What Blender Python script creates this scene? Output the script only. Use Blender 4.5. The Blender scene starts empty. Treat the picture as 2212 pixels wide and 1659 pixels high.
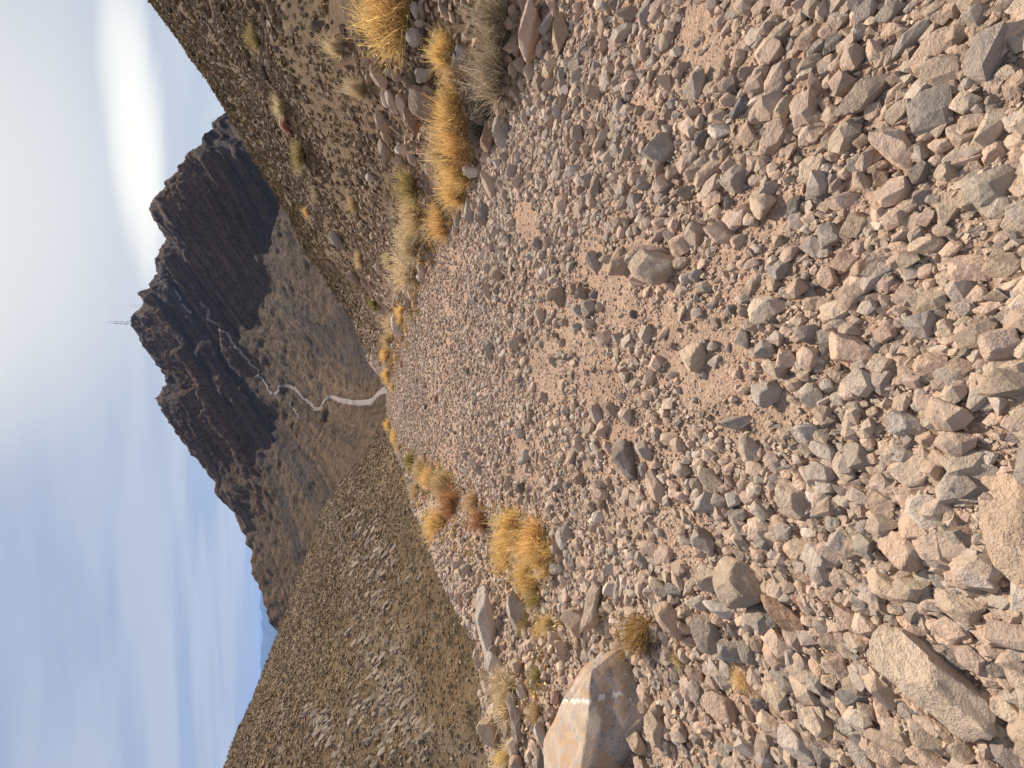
import bpy, bmesh, math, random
import numpy as np
from mathutils import Vector, Matrix
random.seed(7); RNG = np.random.default_rng(7)
S = bpy.context.scene
COL = S.collection
# ------------------------------------------------------------------ camera
FPX, UC, VC = 900.0, 1106.0, 829.5          # focal length in pixels of a 2212x1659 picture
PITCH = math.atan((UC-580)/FPX)
CP, SP = math.cos(PITCH), math.sin(PITCH)
CAMZ = 1.6
cam = bpy.data.objects.new('camera', bpy.data.cameras.new('camera'))
COL.objects.link(cam); S.camera = cam
cam.data.sensor_width = 36.0; cam.data.lens = 36.0*FPX/2212.0
cam.data.clip_start = 0.02; cam.data.clip_end = 200000
Rv = Vector((1, 0, 0)); Uv = Vector((0, SP, CP)); Bv = Vector((0, -CP, SP))
cam.matrix_world = Matrix(((-Uv.x, Rv.x, Bv.x, 0), (-Uv.y, Rv.y, Bv.y, 0), (-Uv.z, Rv.z, Bv.z, CAMZ), (0, 0, 0, 1)))
# ------------------------------------------------------------------ light and sky
SUN_AZ, SUN_EL = math.radians(18), math.radians(36)
sd = Vector((math.sin(SUN_AZ)*math.cos(SUN_EL), math.cos(SUN_AZ)*math.cos(SUN_EL), math.sin(SUN_EL)))
sun = bpy.data.objects.new('sun', bpy.data.lights.new('sun', 'SUN'))
COL.objects.link(sun); sun.data.energy = 5.0; sun.data.angle = math.radians(1.0); sun.data.color = (1.0, .91, .79)
sun.rotation_euler = sd.to_track_quat('Z', 'Y').to_euler()
S.view_settings.view_transform = 'Standard'; S.view_settings.look = 'None'
S.view_settings.exposure = 0.40; S.view_settings.gamma = 1; S.view_settings.use_curve_mapping = False
W = bpy.data.worlds.new('World'); S.world = W; W.use_nodes = True

class NT:
    """tiny node helper"""
    def __init__(s, tree): s.t = tree; tree.nodes.clear()
    def n(s, typ, ins=None, **kw):
        nd = s.t.nodes.new(typ)
        for k, v in kw.items(): setattr(nd, k, v)
        for k, v in (ins or {}).items():
            if isinstance(v, bpy.types.NodeSocket): s.t.links.new(v, nd.inputs[k])
            else: nd.inputs[k].default_value = v
        return nd
    def m(s, op, a, b=None, c=None, clamp=False):
        i = {0: a}
        if b is not None: i[1] = b
        if c is not None: i[2] = c
        nd = s.n('ShaderNodeMath', i, operation=op); nd.use_clamp = clamp
        return nd.outputs[0]
    def mix(s, f, a, b, mode='MIX'):
        nd = s.n('ShaderNodeMix', data_type='RGBA', blend_type=mode)
        for k, v in ((0, f), (6, a), (7, b)):
            if isinstance(v, bpy.types.NodeSocket): s.t.links.new(v, nd.inputs[k])
            else: nd.inputs[k].default_value = v if k == 0 else (tuple(v)+(1,))[:4]
        return nd.outputs[2]
    def ramp(s, f, stops):
        nd = s.n('ShaderNodeValToRGB', {0: f})
        el = nd.color_ramp.elements
        while len(el) < len(stops): el.new(.5)
        for e, (p, c) in zip(el, stops):
            e.position = p; e.color = (c, c, c, 1) if isinstance(c, (int, float)) else tuple(c)+(1,)
        return nd.outputs[0]
    def noise(s, vec, scale, detail=4, rough=.55, dist=0.0):
        return s.n('ShaderNodeTexNoise', {'Vector': vec, 'Scale': scale, 'Detail': detail, 'Roughness': rough, 'Distortion': dist}).outputs[0]
    def smooth(s, v, a, b, lo=0.0, hi=1.0):
        nd = s.n('ShaderNodeMapRange', {0: v, 1: a, 2: b, 3: lo, 4: hi}, interpolation_type='SMOOTHSTEP')
        return nd.outputs[0]
def ray(u, v):
    """camera ray through a pixel of the 2212x1659 picture; forward component 1"""
    u = np.asarray(u, float); v = np.asarray(v, float)
    up = (UC-u)/FPX; rt = (VC-v)/FPX
    return np.stack([rt, CP+up*SP, up*CP-SP], -1)
def dirof(u, v):
    d = ray(u, v); return d/np.linalg.norm(d)

def build_world():
    N = NT(W.node_tree)
    g = N.n('ShaderNodeTexCoord').outputs['Generated']
    sep = N.n('ShaderNodeSeparateXYZ', {0: g})
    z = sep.outputs[2]
    sky = N.n('ShaderNodeTexSky', sky_type='NISHITA', sun_disc=False, sun_elevation=SUN_EL, sun_rotation=SUN_AZ,
              altitude=1500.0, air_density=1.0, dust_density=1.5, ozone_density=1.0)
    # cloud layer seen from below: streaks of stratus, stretched across the view
    zz = N.m('MAXIMUM', N.m('ADD', z, .12), .05)
    cx = N.m('DIVIDE', sep.outputs[0], zz); cy = N.m('DIVIDE', sep.outputs[1], zz)
    v1 = N.n('ShaderNodeCombineXYZ', {0: N.m('MULTIPLY', cx, .32), 1: N.m('MULTIPLY', cy, 1.15), 2: 0.0}).outputs[0]
    v2 = N.n('ShaderNodeCombineXYZ', {0: N.m('MULTIPLY', cx, .5), 1: N.m('MULTIPLY', cy, .8), 2: 3.0}).outputs[0]
    n1 = N.noise(v1, 1.1, 6, .5, .35)
    n2 = N.noise(v2, .55, 5, .5, .2)
    dens = N.smooth(N.m('ADD', N.m('MULTIPLY', n1, .75), N.m('MULTIPLY', n2, .25)), .40, .58)
    cloud = N.mix(dens, (4.1, 4.8, 6.6), (5.4, 6.0, 7.3))
    # thin gaps of blue low over the horizon
    gap = N.m('MULTIPLY', N.smooth(n1, .42, .36), N.smooth(z, .24, .05))
    cloud = N.mix(N.m('MULTIPLY', gap, .28), cloud, (3.0, 4.9, 7.6))
    # the veil of cloud glows where the sun stands behind it, and in the bright bank under it
    def dot(d): return N.n('ShaderNodeVectorMath', {0: g, 1: tuple(d)}, operation='DOT_PRODUCT').outputs['Value']
    halo = N.smooth(dot(sd), .86, 1.0)
    cloud = N.mix(halo, cloud, (11.5, 11.2, 10.2))
    bd = dirof(300, 290)
    r2 = np.cross(bd, (0, 0, 1)); r2 /= np.linalg.norm(r2); u2 = np.cross(r2, bd)
    a = N.m('ADD', N.m('DIVIDE', dot(r2), .15), N.m('MULTIPLY', N.m('SUBTRACT', n2, .5), 1.6))
    b = N.m('ADD', N.m('DIVIDE', dot(u2), .022), N.m('MULTIPLY', N.m('SUBTRACT', n1, .5), 3.0))
    q = N.m('ADD', N.m('MULTIPLY', a, a), N.m('MULTIPLY', b, b))
    bank = N.m('MULTIPLY', N.smooth(q, 4.2, .0), N.smooth(dot(bd), .5, .8))
    broad = N.smooth(dot(bd), .78, 1.0)
    cloud = N.mix(N.m('MULTIPLY', broad, .5), cloud, (7.4, 7.5, 7.3))
    cloud = N.mix(bank, cloud, (11.6, 11.3, 10.2))
    col = N.mix(.88, sky.outputs[0], cloud)
    bg = N.n('ShaderNodeBackground', {0: col, 1: .073})
    out = N.n('ShaderNodeOutputWorld', {0: bg.outputs[0]})
build_world()

# ------------------------------------------------------------------ noise in numpy
_P = np.random.default_rng(3).permutation(4096)
_V = np.random.default_rng(4).uniform(-1, 1, 4096)
def vnoise(x, y, z=0.0):
    x = np.asarray(x, float); y = np.asarray(y, float); z = np.broadcast_to(np.asarray(z, float), x.shape)
    xi = np.floor(x).astype(np.int64); yi = np.floor(y).astype(np.int64); zi = np.floor(z).astype(np.int64)
    fx = x-xi; fy = y-yi; fz = z-zi
    fx = fx*fx*fx*(fx*(fx*6-15)+10); fy = fy*fy*fy*(fy*(fy*6-15)+10); fz = fz*fz*fz*(fz*(fz*6-15)+10)
    def h(a, b, c): return _V[_P[(_P[(_P[a & 4095]+b) & 4095]+c) & 4095]]
    r = 0
    for dz, wz in ((0, 1-fz), (1, fz)):
        r = r + wz*((h(xi, yi, zi+dz)*(1-fx)+h(xi+1, yi, zi+dz)*fx)*(1-fy)+(h(xi, yi+1, zi+dz)*(1-fx)+h(xi+1, yi+1, zi+dz)*fx)*fy)
    return r
def fbm(x, y, z=0.0, o=4, g=.5, lac=2.03):
    r = 0; a = 1; t = 0
    for i in range(o):
        r = r+a*vnoise(x+17.3*i, y-9.1*i, z+5.7*i); t += a; a *= g; x = x*lac; y = y*lac; z = np.asarray(z)*lac
    return r/t
def ridged(x, y, o=5, g=.5):
    r = 0; a = 1; t = 0
    for i in range(o):
        r = r+a*(1-np.abs(vnoise(x+13*i, y-7*i, 1.5*i))*2); t += a; a *= g; x = x*2.05; y = y*2.05
    return r/t
def sst(x, a, b):
    t = np.clip((x-a)/(b-a), 0, 1); return t*t*(3-2*t)
# ------------------------------------------------------------------ terrain shapes
SLOPE = .185
def azel(u, v):
    d = ray(u, v); h = np.hypot(d[..., 0], d[..., 1])
    return np.arctan2(d[..., 0], d[..., 1]), d[..., 2]/h          # azimuth, rise per metre
def table(pts):
    p = np.array(pts, float); az, q = azel(p[:, 0], p[:, 1]); o = np.argsort(az)
    return az[o], q[o], p[o, 2]
# rim of the near ground (picture point, distance)
RIM = table([(330, 0, 52), (350, 30, 51), (390, 85, 50), (415, 125, 50), (450, 170, 49), (480, 220, 48), (530, 300, 47), (560, 360, 45), (605, 430, 43),
             (631, 477, 41), (658, 547, 38), (684, 570, 37), (714, 620, 35), (731, 646, 34), (761, 686, 32), (781, 736, 30), (798, 786, 28),
             (820, 815, 27), (838, 845, 26), (838, 880, 25), (840, 920, 24), (858, 986, 19), (878, 1036, 14), (891, 1100, 11), (918, 1156, 8.5),
             (938, 1226, 7.2), (978, 1296, 6.0), (995, 1333, 5.5), (1028, 1393, 5.0), (1044, 1480, 4.8), (1046, 1573, 4.7), (1062, 1659, 4.6), (1075, 1760, 4.6)])
def rim(az):
    return np.interp(az, RIM[0], RIM[1]), np.interp(az, RIM[0], RIM[2])
def ground_base(x, y):
    x = np.asarray(x, float); y = np.asarray(y, float)
    r = np.hypot(x, y)+1e-9; az = np.arctan2(x, y)
    z = -SLOPE*y
    q, R = rim(az)
    zR = CAMZ+q*R; plane = -SLOPE*(R*np.cos(az))
    # distance along the ray at which the road ends: right foot of the bank at x=3.1, left edge at about -1.8
    s = np.sin(az)
    edge_r = np.where(s > .02, 3.1/np.maximum(s, .02), 1e3)
    edge_l = np.where(s < -.02, (1.7+.03*np.maximum(y, 0))/np.maximum(-s, .02), 1e3)
    e = np.minimum(np.minimum(edge_r, edge_l), R*.8)
    t = np.clip((r-e)/np.maximum(R-e, .5), 0, 1)
    z = z+(zR-plane)*np.where(s > 0, t*(1+.25*(1-t)), sst(t, 0, .9))
    back = np.clip(-y-1, 0, 50)
    # terrace steps on the right bank
    hb = np.where((x > 3.0), fbm(x*.25, y*.25, 3.0, 4)*.55*np.clip((x-3)/6, 0, 1)*np.clip((R-r)/12, 0, 1), 0)
    z = z+hb
    over = np.clip(r-R, 0, 100)
    drop = np.where(az > .02, .12, np.where(az > -.12, .42, .75))
    z = z-over*drop-np.where(s > .02, 0, 0)
    return z
def ground_z(x, y):
    x = np.asarray(x, float); y = np.asarray(y, float)
    r = np.hypot(x, y); k = np.clip(r/8, .6, 3)
    return ground_base(x, y)+.035*k*fbm(x*.8, y*.8, 0, 3)+.012*fbm(x*5, y*5, 2, 3)+np.where(x > 3.2, .06*fbm(x*2.2, y*2.2, 7, 3), 0)
CREST = table([(440, 1800, 105), (485, 1655, 112), (505, 1595, 114), (540, 1520, 116), (562, 1465, 118), (586, 1402, 120), (614, 1333, 120), (648, 1233, 118),
               (671, 1173, 115), (691, 1106, 108), (722, 1060, 100), (762, 1010, 90), (800, 960, 75), (838, 900, 58), (860, 840, 50)])
def hill_z(x, y):
    r = np.hypot(x, y)+1e-9; az = np.arctan2(x, y)
    q = np.interp(az, CREST[0], CREST[1]); R = np.interp(az, CREST[0], CREST[2])
    r0 = 16.0; z0 = -9.5
    zR = CAMZ+q*R
    t = (r-r0)/(R-r0)
    z = z0+(zR-z0)*t
    z = np.where(r > R, zR-(r-R)*.35-(r-R)**2*.0015, z)
    env = np.clip(np.abs(R-r)/25, .12, 1)
    z = z+env*(1.6*fbm(x*.03, y*.03, 9, 4)+.30*fbm(x*.13, y*.13, 4, 4))+.10*fbm(x*.8, y*.8, 2, 3)
    return z
RIDGE = table([(335, -60, 700), (487, 235, 740), (467, 255, 745), (455, 275, 750), (432, 298, 760), (428, 310, 770), (400, 330, 790), (392, 350, 800), (355, 390, 840), (330, 425, 870), (318, 445, 900),
               (325, 465, 920), (345, 495, 960), (356, 510, 1000), (354, 530, 1020), (332, 555, 1050), (330, 568, 1060), (339, 590, 1075), (332, 610, 1085), (312, 630, 1100), (305, 660, 1110),
               (283, 680, 1120), (280, 690, 1120), (281, 705, 1110), (295, 735, 1090), (320, 765, 1060), (345, 800, 1020), (356, 825, 1000), (350, 860, 990), (347, 890, 980), (370, 925, 960), (385, 950, 945),
               (415, 985, 925), (440, 1015, 910), (465, 1045, 895), (485, 1075, 880), (500, 1110, 860), (525, 1150, 835), (540, 1205, 800), (540, 1235, 785), (557, 1275, 765), (562, 1305, 750), (575, 1330, 740),
               (590, 1370, 720), (600, 1405, 710), (620, 1500, 680), (640, 1700, 650)])
MC = np.array([(830, 845, 250), (800, 868, 285), (735, 868, 380), (685, 885, 460), (655, 850, 520), (608, 835, 600), (585, 850, 640), (555, 800, 720), (500, 740, 800), (465, 700, 880), (425, 650, 950),
               (700, 560, 330), (650, 500, 420), (610, 445, 500), (582, 530, 590), (640, 640, 480), (580, 640, 650), (740, 680, 320), (500, 600, 860),
               (590, 400, 700), (560, 420, 720), (500, 450, 780), (420, 440, 840), (520, 330, 700), (560, 300, 620), (450, 500, 900), (400, 560, 1000), (400, 700, 1010), (340, 720, 1070),
               (600, 950, 620), (540, 920, 730), (480, 900, 810), (420, 880, 890), (650, 1000, 500), (700, 1050, 380), (740, 1000, 310), (600, 1080, 600), (540, 1060, 760), (620, 1200, 500), (580, 1180, 640),
               (600, 1290, 600), (650, 1150, 440), (790, 950, 240), (680, 1300, 400), (650, 1500, 500), (720, 1500, 300), (860, 1100, 180), (900, 840, 160), (870, 600, 200), (760, 350, 300), (640, 200, 500)], float)
def _tps():
    az, q = azel(MC[:, 0], MC[:, 1]); lr = np.log(MC[:, 2])
    X = np.stack([az*1.6, lr], -1); ra, rq, rr = RIDGE
    sel = np.arange(0, len(ra), 2)
    X = np.vstack([X, np.stack([ra[sel]*1.6, np.log(rr[sel])], -1)]); q = np.concatenate([q, rq[sel]])
    d = np.linalg.norm(X[:, None]-X[None], axis=-1)
    K = d*d*np.log(d+1e-9)+np.eye(len(X))*2e-3
    P = np.hstack([np.ones((len(X), 1)), X])
    A = np.block([[K, P], [P.T, np.zeros((3, 3))]])
    return X, np.linalg.solve(A, np.concatenate([q, np.zeros(3)]))
TX, TW = _tps()
def mountain_z(x, y, fine=True):
    sh = np.shape(x); x = np.ravel(x).astype(float); y = np.ravel(y).astype(float)
    r = np.hypot(x, y)+1e-9; az = np.arctan2(x, y); lr = np.log(r)
    q = TW[-3]+TW[-2]*az*1.6+TW[-1]*lr
    for i in range(len(TX)):
        d2 = (az*1.6-TX[i, 0])**2+(lr-TX[i, 1])**2
        q = q+TW[i]*.5*d2*np.log(d2+1e-12)
    rq = np.interp(az, RIDGE[0], RIDGE[1]); R = np.interp(az, RIDGE[0], RIDGE[2])
    w = sst(r, R*.70, R*.99)
    q = np.where(r < R, q*(1-w)+rq*w, rq)
    q = np.minimum(q, rq+.0)
    z = CAMZ+q*r
    z = np.where(r > R, CAMZ+rq*R-(r-R)*.55, z)
    amp = np.clip((r-260)/500, 0, 1)*np.clip((R-r)/28, .0, 1)
    # spurs and gullies running down the slopes, and beds of rock dipping to the left
    wx = x+30*fbm(x*.006, y*.006, 1, 3); wy = y+30*fbm(x*.006, y*.006, 2, 3)
    g = ridged(wx*.0085, wy*.0035, 5, .52)
    bed = (z-.62*x+14*fbm(x*.01, y*.01, 5, 3))
    bd = fbm(bed*.06, bed*.011+3, 0, 5, .68)
    z = z-amp*(24*(.66-g).clip(0, 2))+amp*24*bd*sst(q, -.02, .10)
    small = np.clip((r-200)/300, 0.15, 1)
    z = z+small*(5.0*ridged(x*.03, y*.03, 4, .62)+2.4*fbm(x*.09, y*.09, 6, 3)-3.6)
    if fine: z = z+np.clip(1-np.abs(R-r)/25, 0, 1)*1.6*fbm(x*.10, y*.10, 8, 3)
    return z.reshape(sh)
def hit(fn, u, v, lift=0.0, t0=.4, t1=70, n=900):
    """first crossing of the pixel's ray with a height function"""
    d = ray(u, v); ts = np.exp(np.linspace(math.log(t0), math.log(t1), n))
    P = d[None]*ts[:, None]; f = CAMZ+P[:, 2]-(fn(P[:, 0], P[:, 1])+lift)
    k = np.argmax(f < 0)
    if f[k] >= 0: return None
    if k == 0: return d*ts[0]+np.array([0, 0, CAMZ])
    a = f[k-1]/(f[k-1]-f[k]); t = ts[k-1]+(ts[k]-ts[k-1])*a
    return d*t+np.array([0, 0, CAMZ])
def project(P):
    P = np.asarray(P, float)-np.array([0, 0, CAMZ])
    f = P[..., 1]*CP-P[..., 2]*SP; up = P[..., 1]*SP+P[..., 2]*CP
    f = np.maximum(f, 1e-3)
    return UC-FPX*up/f, VC-FPX*P[..., 0]/f, f

# ------------------------------------------------------------------ mesh and object helpers
def tag(o, label=None, cat=None, group=None, kind=None):
    if label: o['label'] = label
    if cat: o['category'] = cat
    if group: o['group'] = group
    if kind: o['kind'] = kind
    return o
def mesh_np(name, V, F, cols=None, smooth=False):
    V = np.ascontiguousarray(V, np.float32); F = np.ascontiguousarray(F, np.int32)
    m = bpy.data.meshes.new(name); k = F.shape[1]
    m.vertices.add(len(V)); m.vertices.foreach_set('co', V.ravel())
    m.loops.add(F.size); m.loops.foreach_set('vertex_index', F.ravel())
    m.polygons.add(len(F)); m.polygons.foreach_set('loop_start', np.arange(0, F.size, k, dtype=np.int32))
    m.polygons.foreach_set('use_smooth', np.full(len(F), smooth))
    m.update(calc_edges=True)
    if cols is not None:
        a = m.color_attributes.new('tint', 'FLOAT_COLOR', 'POINT')
        c = np.ones((len(V), 4), np.float32); c[:, :3] = cols
        a.data.foreach_set('color', c.ravel())
    return m
def obj(name, mesh, mat=None, parent=None):
    o = bpy.data.objects.new(name, mesh); COL.objects.link(o)
    if mat and mesh is not None and not mesh.materials: mesh.materials.append(mat)
    if parent: o.parent = parent
    return o
def polar(az0, az1, na, rs, fn):
    az = np.linspace(az0, az1, na); A, Rr = np.meshgrid(az, rs, indexing='ij')
    X = Rr*np.sin(A); Y = Rr*np.cos(A); Z = fn(X, Y)
    V = np.stack([X, Y, Z], -1).reshape(-1, 3); nr = len(rs)
    i, j = np.meshgrid(np.arange(na-1), np.arange(nr-1), indexing='ij'); b = (i*nr+j).ravel()
    return V, np.stack([b, b+1, b+nr+1, b+nr], -1)
# ------------------------------------------------------------------ materials
def mat(name): 
    m = bpy.data.materials.new(name); m.use_nodes = True; return m, NT(m.node_tree)
def finish(N, col, bump=None, bd=.02, strength=.6, rough=.92, transl=None, spec=.15):
    b = N.n('ShaderNodeBsdfPrincipled', {'Base Color': col, 'Roughness': rough, 'Specular IOR Level': spec})
    if bump is not None:
        bp = N.n('ShaderNodeBump', {'Strength': strength, 'Distance': bd, 'Height': bump})
        N.t.links.new(bp.outputs[0], b.inputs['Normal'])
    N.n('ShaderNodeOutputMaterial', {0: b.outputs[0]})
def pos(N): return N.n('ShaderNodeNewGeometry').outputs['Position']
def rock_mat(name, stuff=False, scale=1.0):
    m, N = mat(name); p = pos(N)
    if stuff: tint = N.n('ShaderNodeAttribute', attribute_name='tint').outputs['Color']
    else: tint = N.n('ShaderNodeObjectInfo').outputs['Color']
    big = N.noise(p, 7*scale, 4, .6); mid = N.noise(p, 45*scale, 5, .65); fine = N.noise(p, 230*scale, 3, .7)
    c = N.mix(N.smooth(big, .35, .7), tint, N.mix(1.0, tint, (.78, .79, .80), 'MULTIPLY'))
    c = N.mix(N.m('MULTIPLY', N.smooth(mid, .52, .72), .5), c, N.mix(1.0, c, (.62, .60, .60), 'MULTIPLY'))
    dust = N.m('MULTIPLY', N.smooth(mid, .46, .30), .45)
    c = N.mix(dust, c, (.52, .38, .275))
    c = N.mix(N.m('MULTIPLY', N.smooth(fine, .56, .70), .40), c, (.12, .10, .09))
    c = N.mix(N.m('MULTIPLY', N.smooth(fine, .42, .30), .30), c, (.66, .57, .49))
    vein = N.n('ShaderNodeTexVoronoi', {'Vector': p, 'Scale': 5.0*scale}, feature='DISTANCE_TO_EDGE').outputs[0]
    c = N.mix(N.m('MULTIPLY', N.smooth(N.m('ADD', vein, N.m('MULTIPLY', mid, .05)), .040, .028), .0 if stuff else .35), c, (.70, .60, .52))
    h = N.m('ADD', N.m('ADD', N.m('MULTIPLY', big, 1.4), N.m('MULTIPLY', mid, .9)), N.m('MULTIPLY', fine, .28))
    finish(N, c, h, .022/scale, 1.0)
    return m
M_ROCK = rock_mat('rock'); M_STONES = rock_mat('loose_stone', True, 1.3)
def soil_mat():
    m, N = mat('soil'); p = pos(N)
    a = N.noise(p, .9, 4, .6); b = N.noise(p, 9, 5, .65); c3 = N.noise(p, 90, 4, .7)
    x = N.n('ShaderNodeSeparateXYZ', {0: p}).outputs[0]
    c = N.mix(N.smooth(a, .35, .65), (.40, .285, .205), (.40, .25, .17))
    c = N.mix(N.smooth(b, .40, .68), c, (.29, .205, .145))
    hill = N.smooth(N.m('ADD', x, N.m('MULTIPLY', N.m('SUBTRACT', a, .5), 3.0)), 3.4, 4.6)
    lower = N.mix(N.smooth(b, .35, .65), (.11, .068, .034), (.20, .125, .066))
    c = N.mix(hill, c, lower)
    vor = N.n('ShaderNodeTexVoronoi', {'Vector': p, 'Scale': 75.0})
    g = N.mix(.5, vor.outputs['Color'], (.5, .5, .5))
    c = N.mix(.55, c, N.mix(1.0, c, N.mix(N.n('ShaderNodeSeparateXYZ', {0: vor.outputs['Color']}).outputs[0], (.62, .62, .66), (1.35, 1.3, 1.25)), 'MULTIPLY'))
    c = N.mix(N.m('MULTIPLY', N.smooth(c3, .55, .7), .35), c, (.16, .11, .08))
    h = N.m('ADD', N.m('ADD', b, N.m('MULTIPLY', c3, .45)), N.m('MULTIPLY', N.m('SUBTRACT', 1.0, vor.outputs['Distance']), .45))
    finish(N, c, h, .014, 1.0, .97)
    return m
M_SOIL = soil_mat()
def hill_mat(name, lo, hi, dark, rock, sc=1.0, far=False):
    m, N = mat(name); p = pos(N)
    a = N.noise(p, .035*sc, 5, .6); b = N.noise(p, .5*sc, 6, .7); f = N.noise(p, 2.3*sc, 5, .75)
    c = N.mix(N.smooth(a, .35, .65), lo, hi)
    c = N.mix(N.smooth(b, .42, .64), c, N.mix(1.0, c, (.66, .62, .58), 'MULTIPLY'))
    vor = N.n('ShaderNodeTexVoronoi', {'Vector': p, 'Scale': (1.3 if far else .9)*sc, 'Randomness': 1.0})
    dots = N.smooth(N.m('ADD', vor.outputs['Distance'], N.m('MULTIPLY', N.m('SUBTRACT', f, .5), 1.6)), .40, .22)
    c = N.mix(N.m('MULTIPLY', dots, .75), c, dark)
    # outcrops follow tilted beds
    sp = N.n('ShaderNodeSeparateXYZ', {0: p})
    bed = N.m('ADD', N.m('SUBTRACT', sp.outputs[2], N.m('MULTIPLY', sp.outputs[0], .62)), N.m('MULTIPLY', a, 20.0))
    bv = N.n('ShaderNodeCombineXYZ', {0: bed, 1: N.m('MULTIPLY', bed, .2), 2: N.m('MULTIPLY', sp.outputs[1], .02)}).outputs[0]
    bn = N.noise(bv, (.32 if far else .09)*sc, 6, .7)
    c = N.mix(N.m('MULTIPLY', N.smooth(bn, .50, .58), N.smooth(b, .62, .42)), c, rock)
    if far: c = N.mix(N.m('MULTIPLY', N.smooth(N.m('ADD', sp.outputs[2], N.m('MULTIPLY', a, 120.0)), 70.0, 190.0), .75), c, N.mix(1.0, c, (.98, .88, .86), 'MULTIPLY'))
    if far:
        bn2 = N.noise(bv, 1.1*sc, 5, .75)
        c = N.mix(N.m('MULTIPLY', N.smooth(bn2, .50, .60), .7), c, N.mix(1.0, c, (.45, .42, .42), 'MULTIPLY')); c = N.mix(N.m('MULTIPLY', N.smooth(bn2, .46, .38), .5), c, N.mix(1.0, c, (1.7, 1.6, 1.5), 'MULTIPLY'))
    h = N.m('ADD', N.m('ADD', N.m('MULTIPLY', b, 1.0), N.m('MULTIPLY', f, .6)), N.m('MULTIPLY', bn, 1.2 if far else .5))
    finish(N, c, h, (1.6 if far else .8)/sc, 1.0, .97)
    return m
M_MTN = hill_mat('mountain_scrub', (.19, .12, .066), (.25, .155, .085), (.045, .036, .026), (.085, .066, .06), .12, True)
M_HILL = hill_mat('hillside_scrub', (.21, .14, .078), (.27, .18, .10), (.055, .045, .026), (.27, .205, .145), 1.0)
def simple(name, c, c2=None, sc=3.0, rough=.9, bump=0.0):
    m, N = mat(name); p = pos(N); n = N.noise(p, sc, 5, .6)
    finish(N, N.mix(N.smooth(n, .35, .65), c, c2 or c), n if bump else None, bump or .01, .8, rough)
    return m
def grass_mat(name):
    m, N = mat(name)
    t = N.n('ShaderNodeObjectInfo').outputs['Color']; v = N.n('ShaderNodeAttribute', attribute_name='tint').outputs['Color']
    c = N.mix(1.0, t, v, 'MULTIPLY')
    b = N.n('ShaderNodeBsdfPrincipled', {'Base Color': c, 'Roughness': .75, 'Specular IOR Level': .2})
    tr = N.n('ShaderNodeBsdfTranslucent', {0: c})
    mx = N.n('ShaderNodeMixShader', {0: .38, 1: b.outputs[0], 2: tr.outputs[0]})
    N.n('ShaderNodeOutputMaterial', {0: mx.outputs[0]})
    return m
M_GRASS = grass_mat('dry_grass')
# ------------------------------------------------------------------ the setting
gr_r = np.concatenate([np.exp(np.linspace(math.log(.12), math.log(62), 430))])
V, F = polar(math.radians(-125), math.radians(125), 420, gr_r, ground_z)
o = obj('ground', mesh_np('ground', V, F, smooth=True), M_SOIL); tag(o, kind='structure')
V, F = polar(math.radians(-75), math.radians(10), 330, np.exp(np.linspace(math.log(9), math.log(190), 300)), hill_z)
o = obj('hillside', mesh_np('hillside', V, F, smooth=True), M_HILL); tag(o, kind='structure')
V, F = polar(math.radians(-62), math.radians(62), 520, np.concatenate([np.linspace(110, 300, 40), np.linspace(304, 1250, 290)]), mountain_z)
o = obj('mountain', mesh_np('mountain', V, F, smooth=True), M_MTN); tag(o, kind='structure')
# plain far below, out to the horizon
M_PLAIN = simple('desert_plain', (.22, .16, .10), (.17, .13, .09), .002)
V, F = polar(math.radians(-180), math.radians(180), 90, np.array([1., 60, 300, 1300, 4000, 12000, 40000, 90000]), lambda x, y: np.full_like(x, -260.)-np.clip(np.hypot(x, y)-4000, 0, 1e6)*.004)
o = obj('desert_plain', mesh_np('desert_plain', V, F, smooth=True), M_PLAIN); tag(o, kind='structure')
# blue range on the horizon
FAR = table([(590, 900, 26000), (575, 1100, 26000), (566, 1250, 26000), (561, 1300, 26000), (560, 1312, 26000), (565, 1322, 26000), (566, 1338, 26000), (563, 1345, 26000), (565, 1360, 26000), (567, 1378, 26000), (564, 1390, 26000), (562, 1402, 26000),
             (563.5, 1415, 26000), (562, 1430, 26000), (562.5, 1450, 26000), (563, 1470, 26000), (567, 1550, 26000), (570, 1700, 26000)])
def far_z(x, y):
    r = np.hypot(x, y); az = np.arctan2(x, y); q = np.interp(az, FAR[0], FAR[1])
    zt = CAMZ+q*26000+18*fbm(az*220, az*0+1, 0, 4)
    t = 1-np.abs(r-26000)/6000
    return np.where(t > 0, -420+(zt+420)*np.clip(t, 0, 1)**.8, -420)-120*(.5-ridged(x*.0006, y*.0006, 4))*np.clip(np.abs(r-26000)/1500, 0, 1)
V, F = polar(math.radians(-60), math.radians(10), 320, np.linspace(20000, 32000, 60), far_z)
M_FAR = simple('far_range', (.10, .11, .10), (.07, .08, .08), .001)
o = obj('far_mountains', mesh_np('far_mountains', V, F, smooth=True), M_FAR); tag(o, kind='structure')
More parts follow.
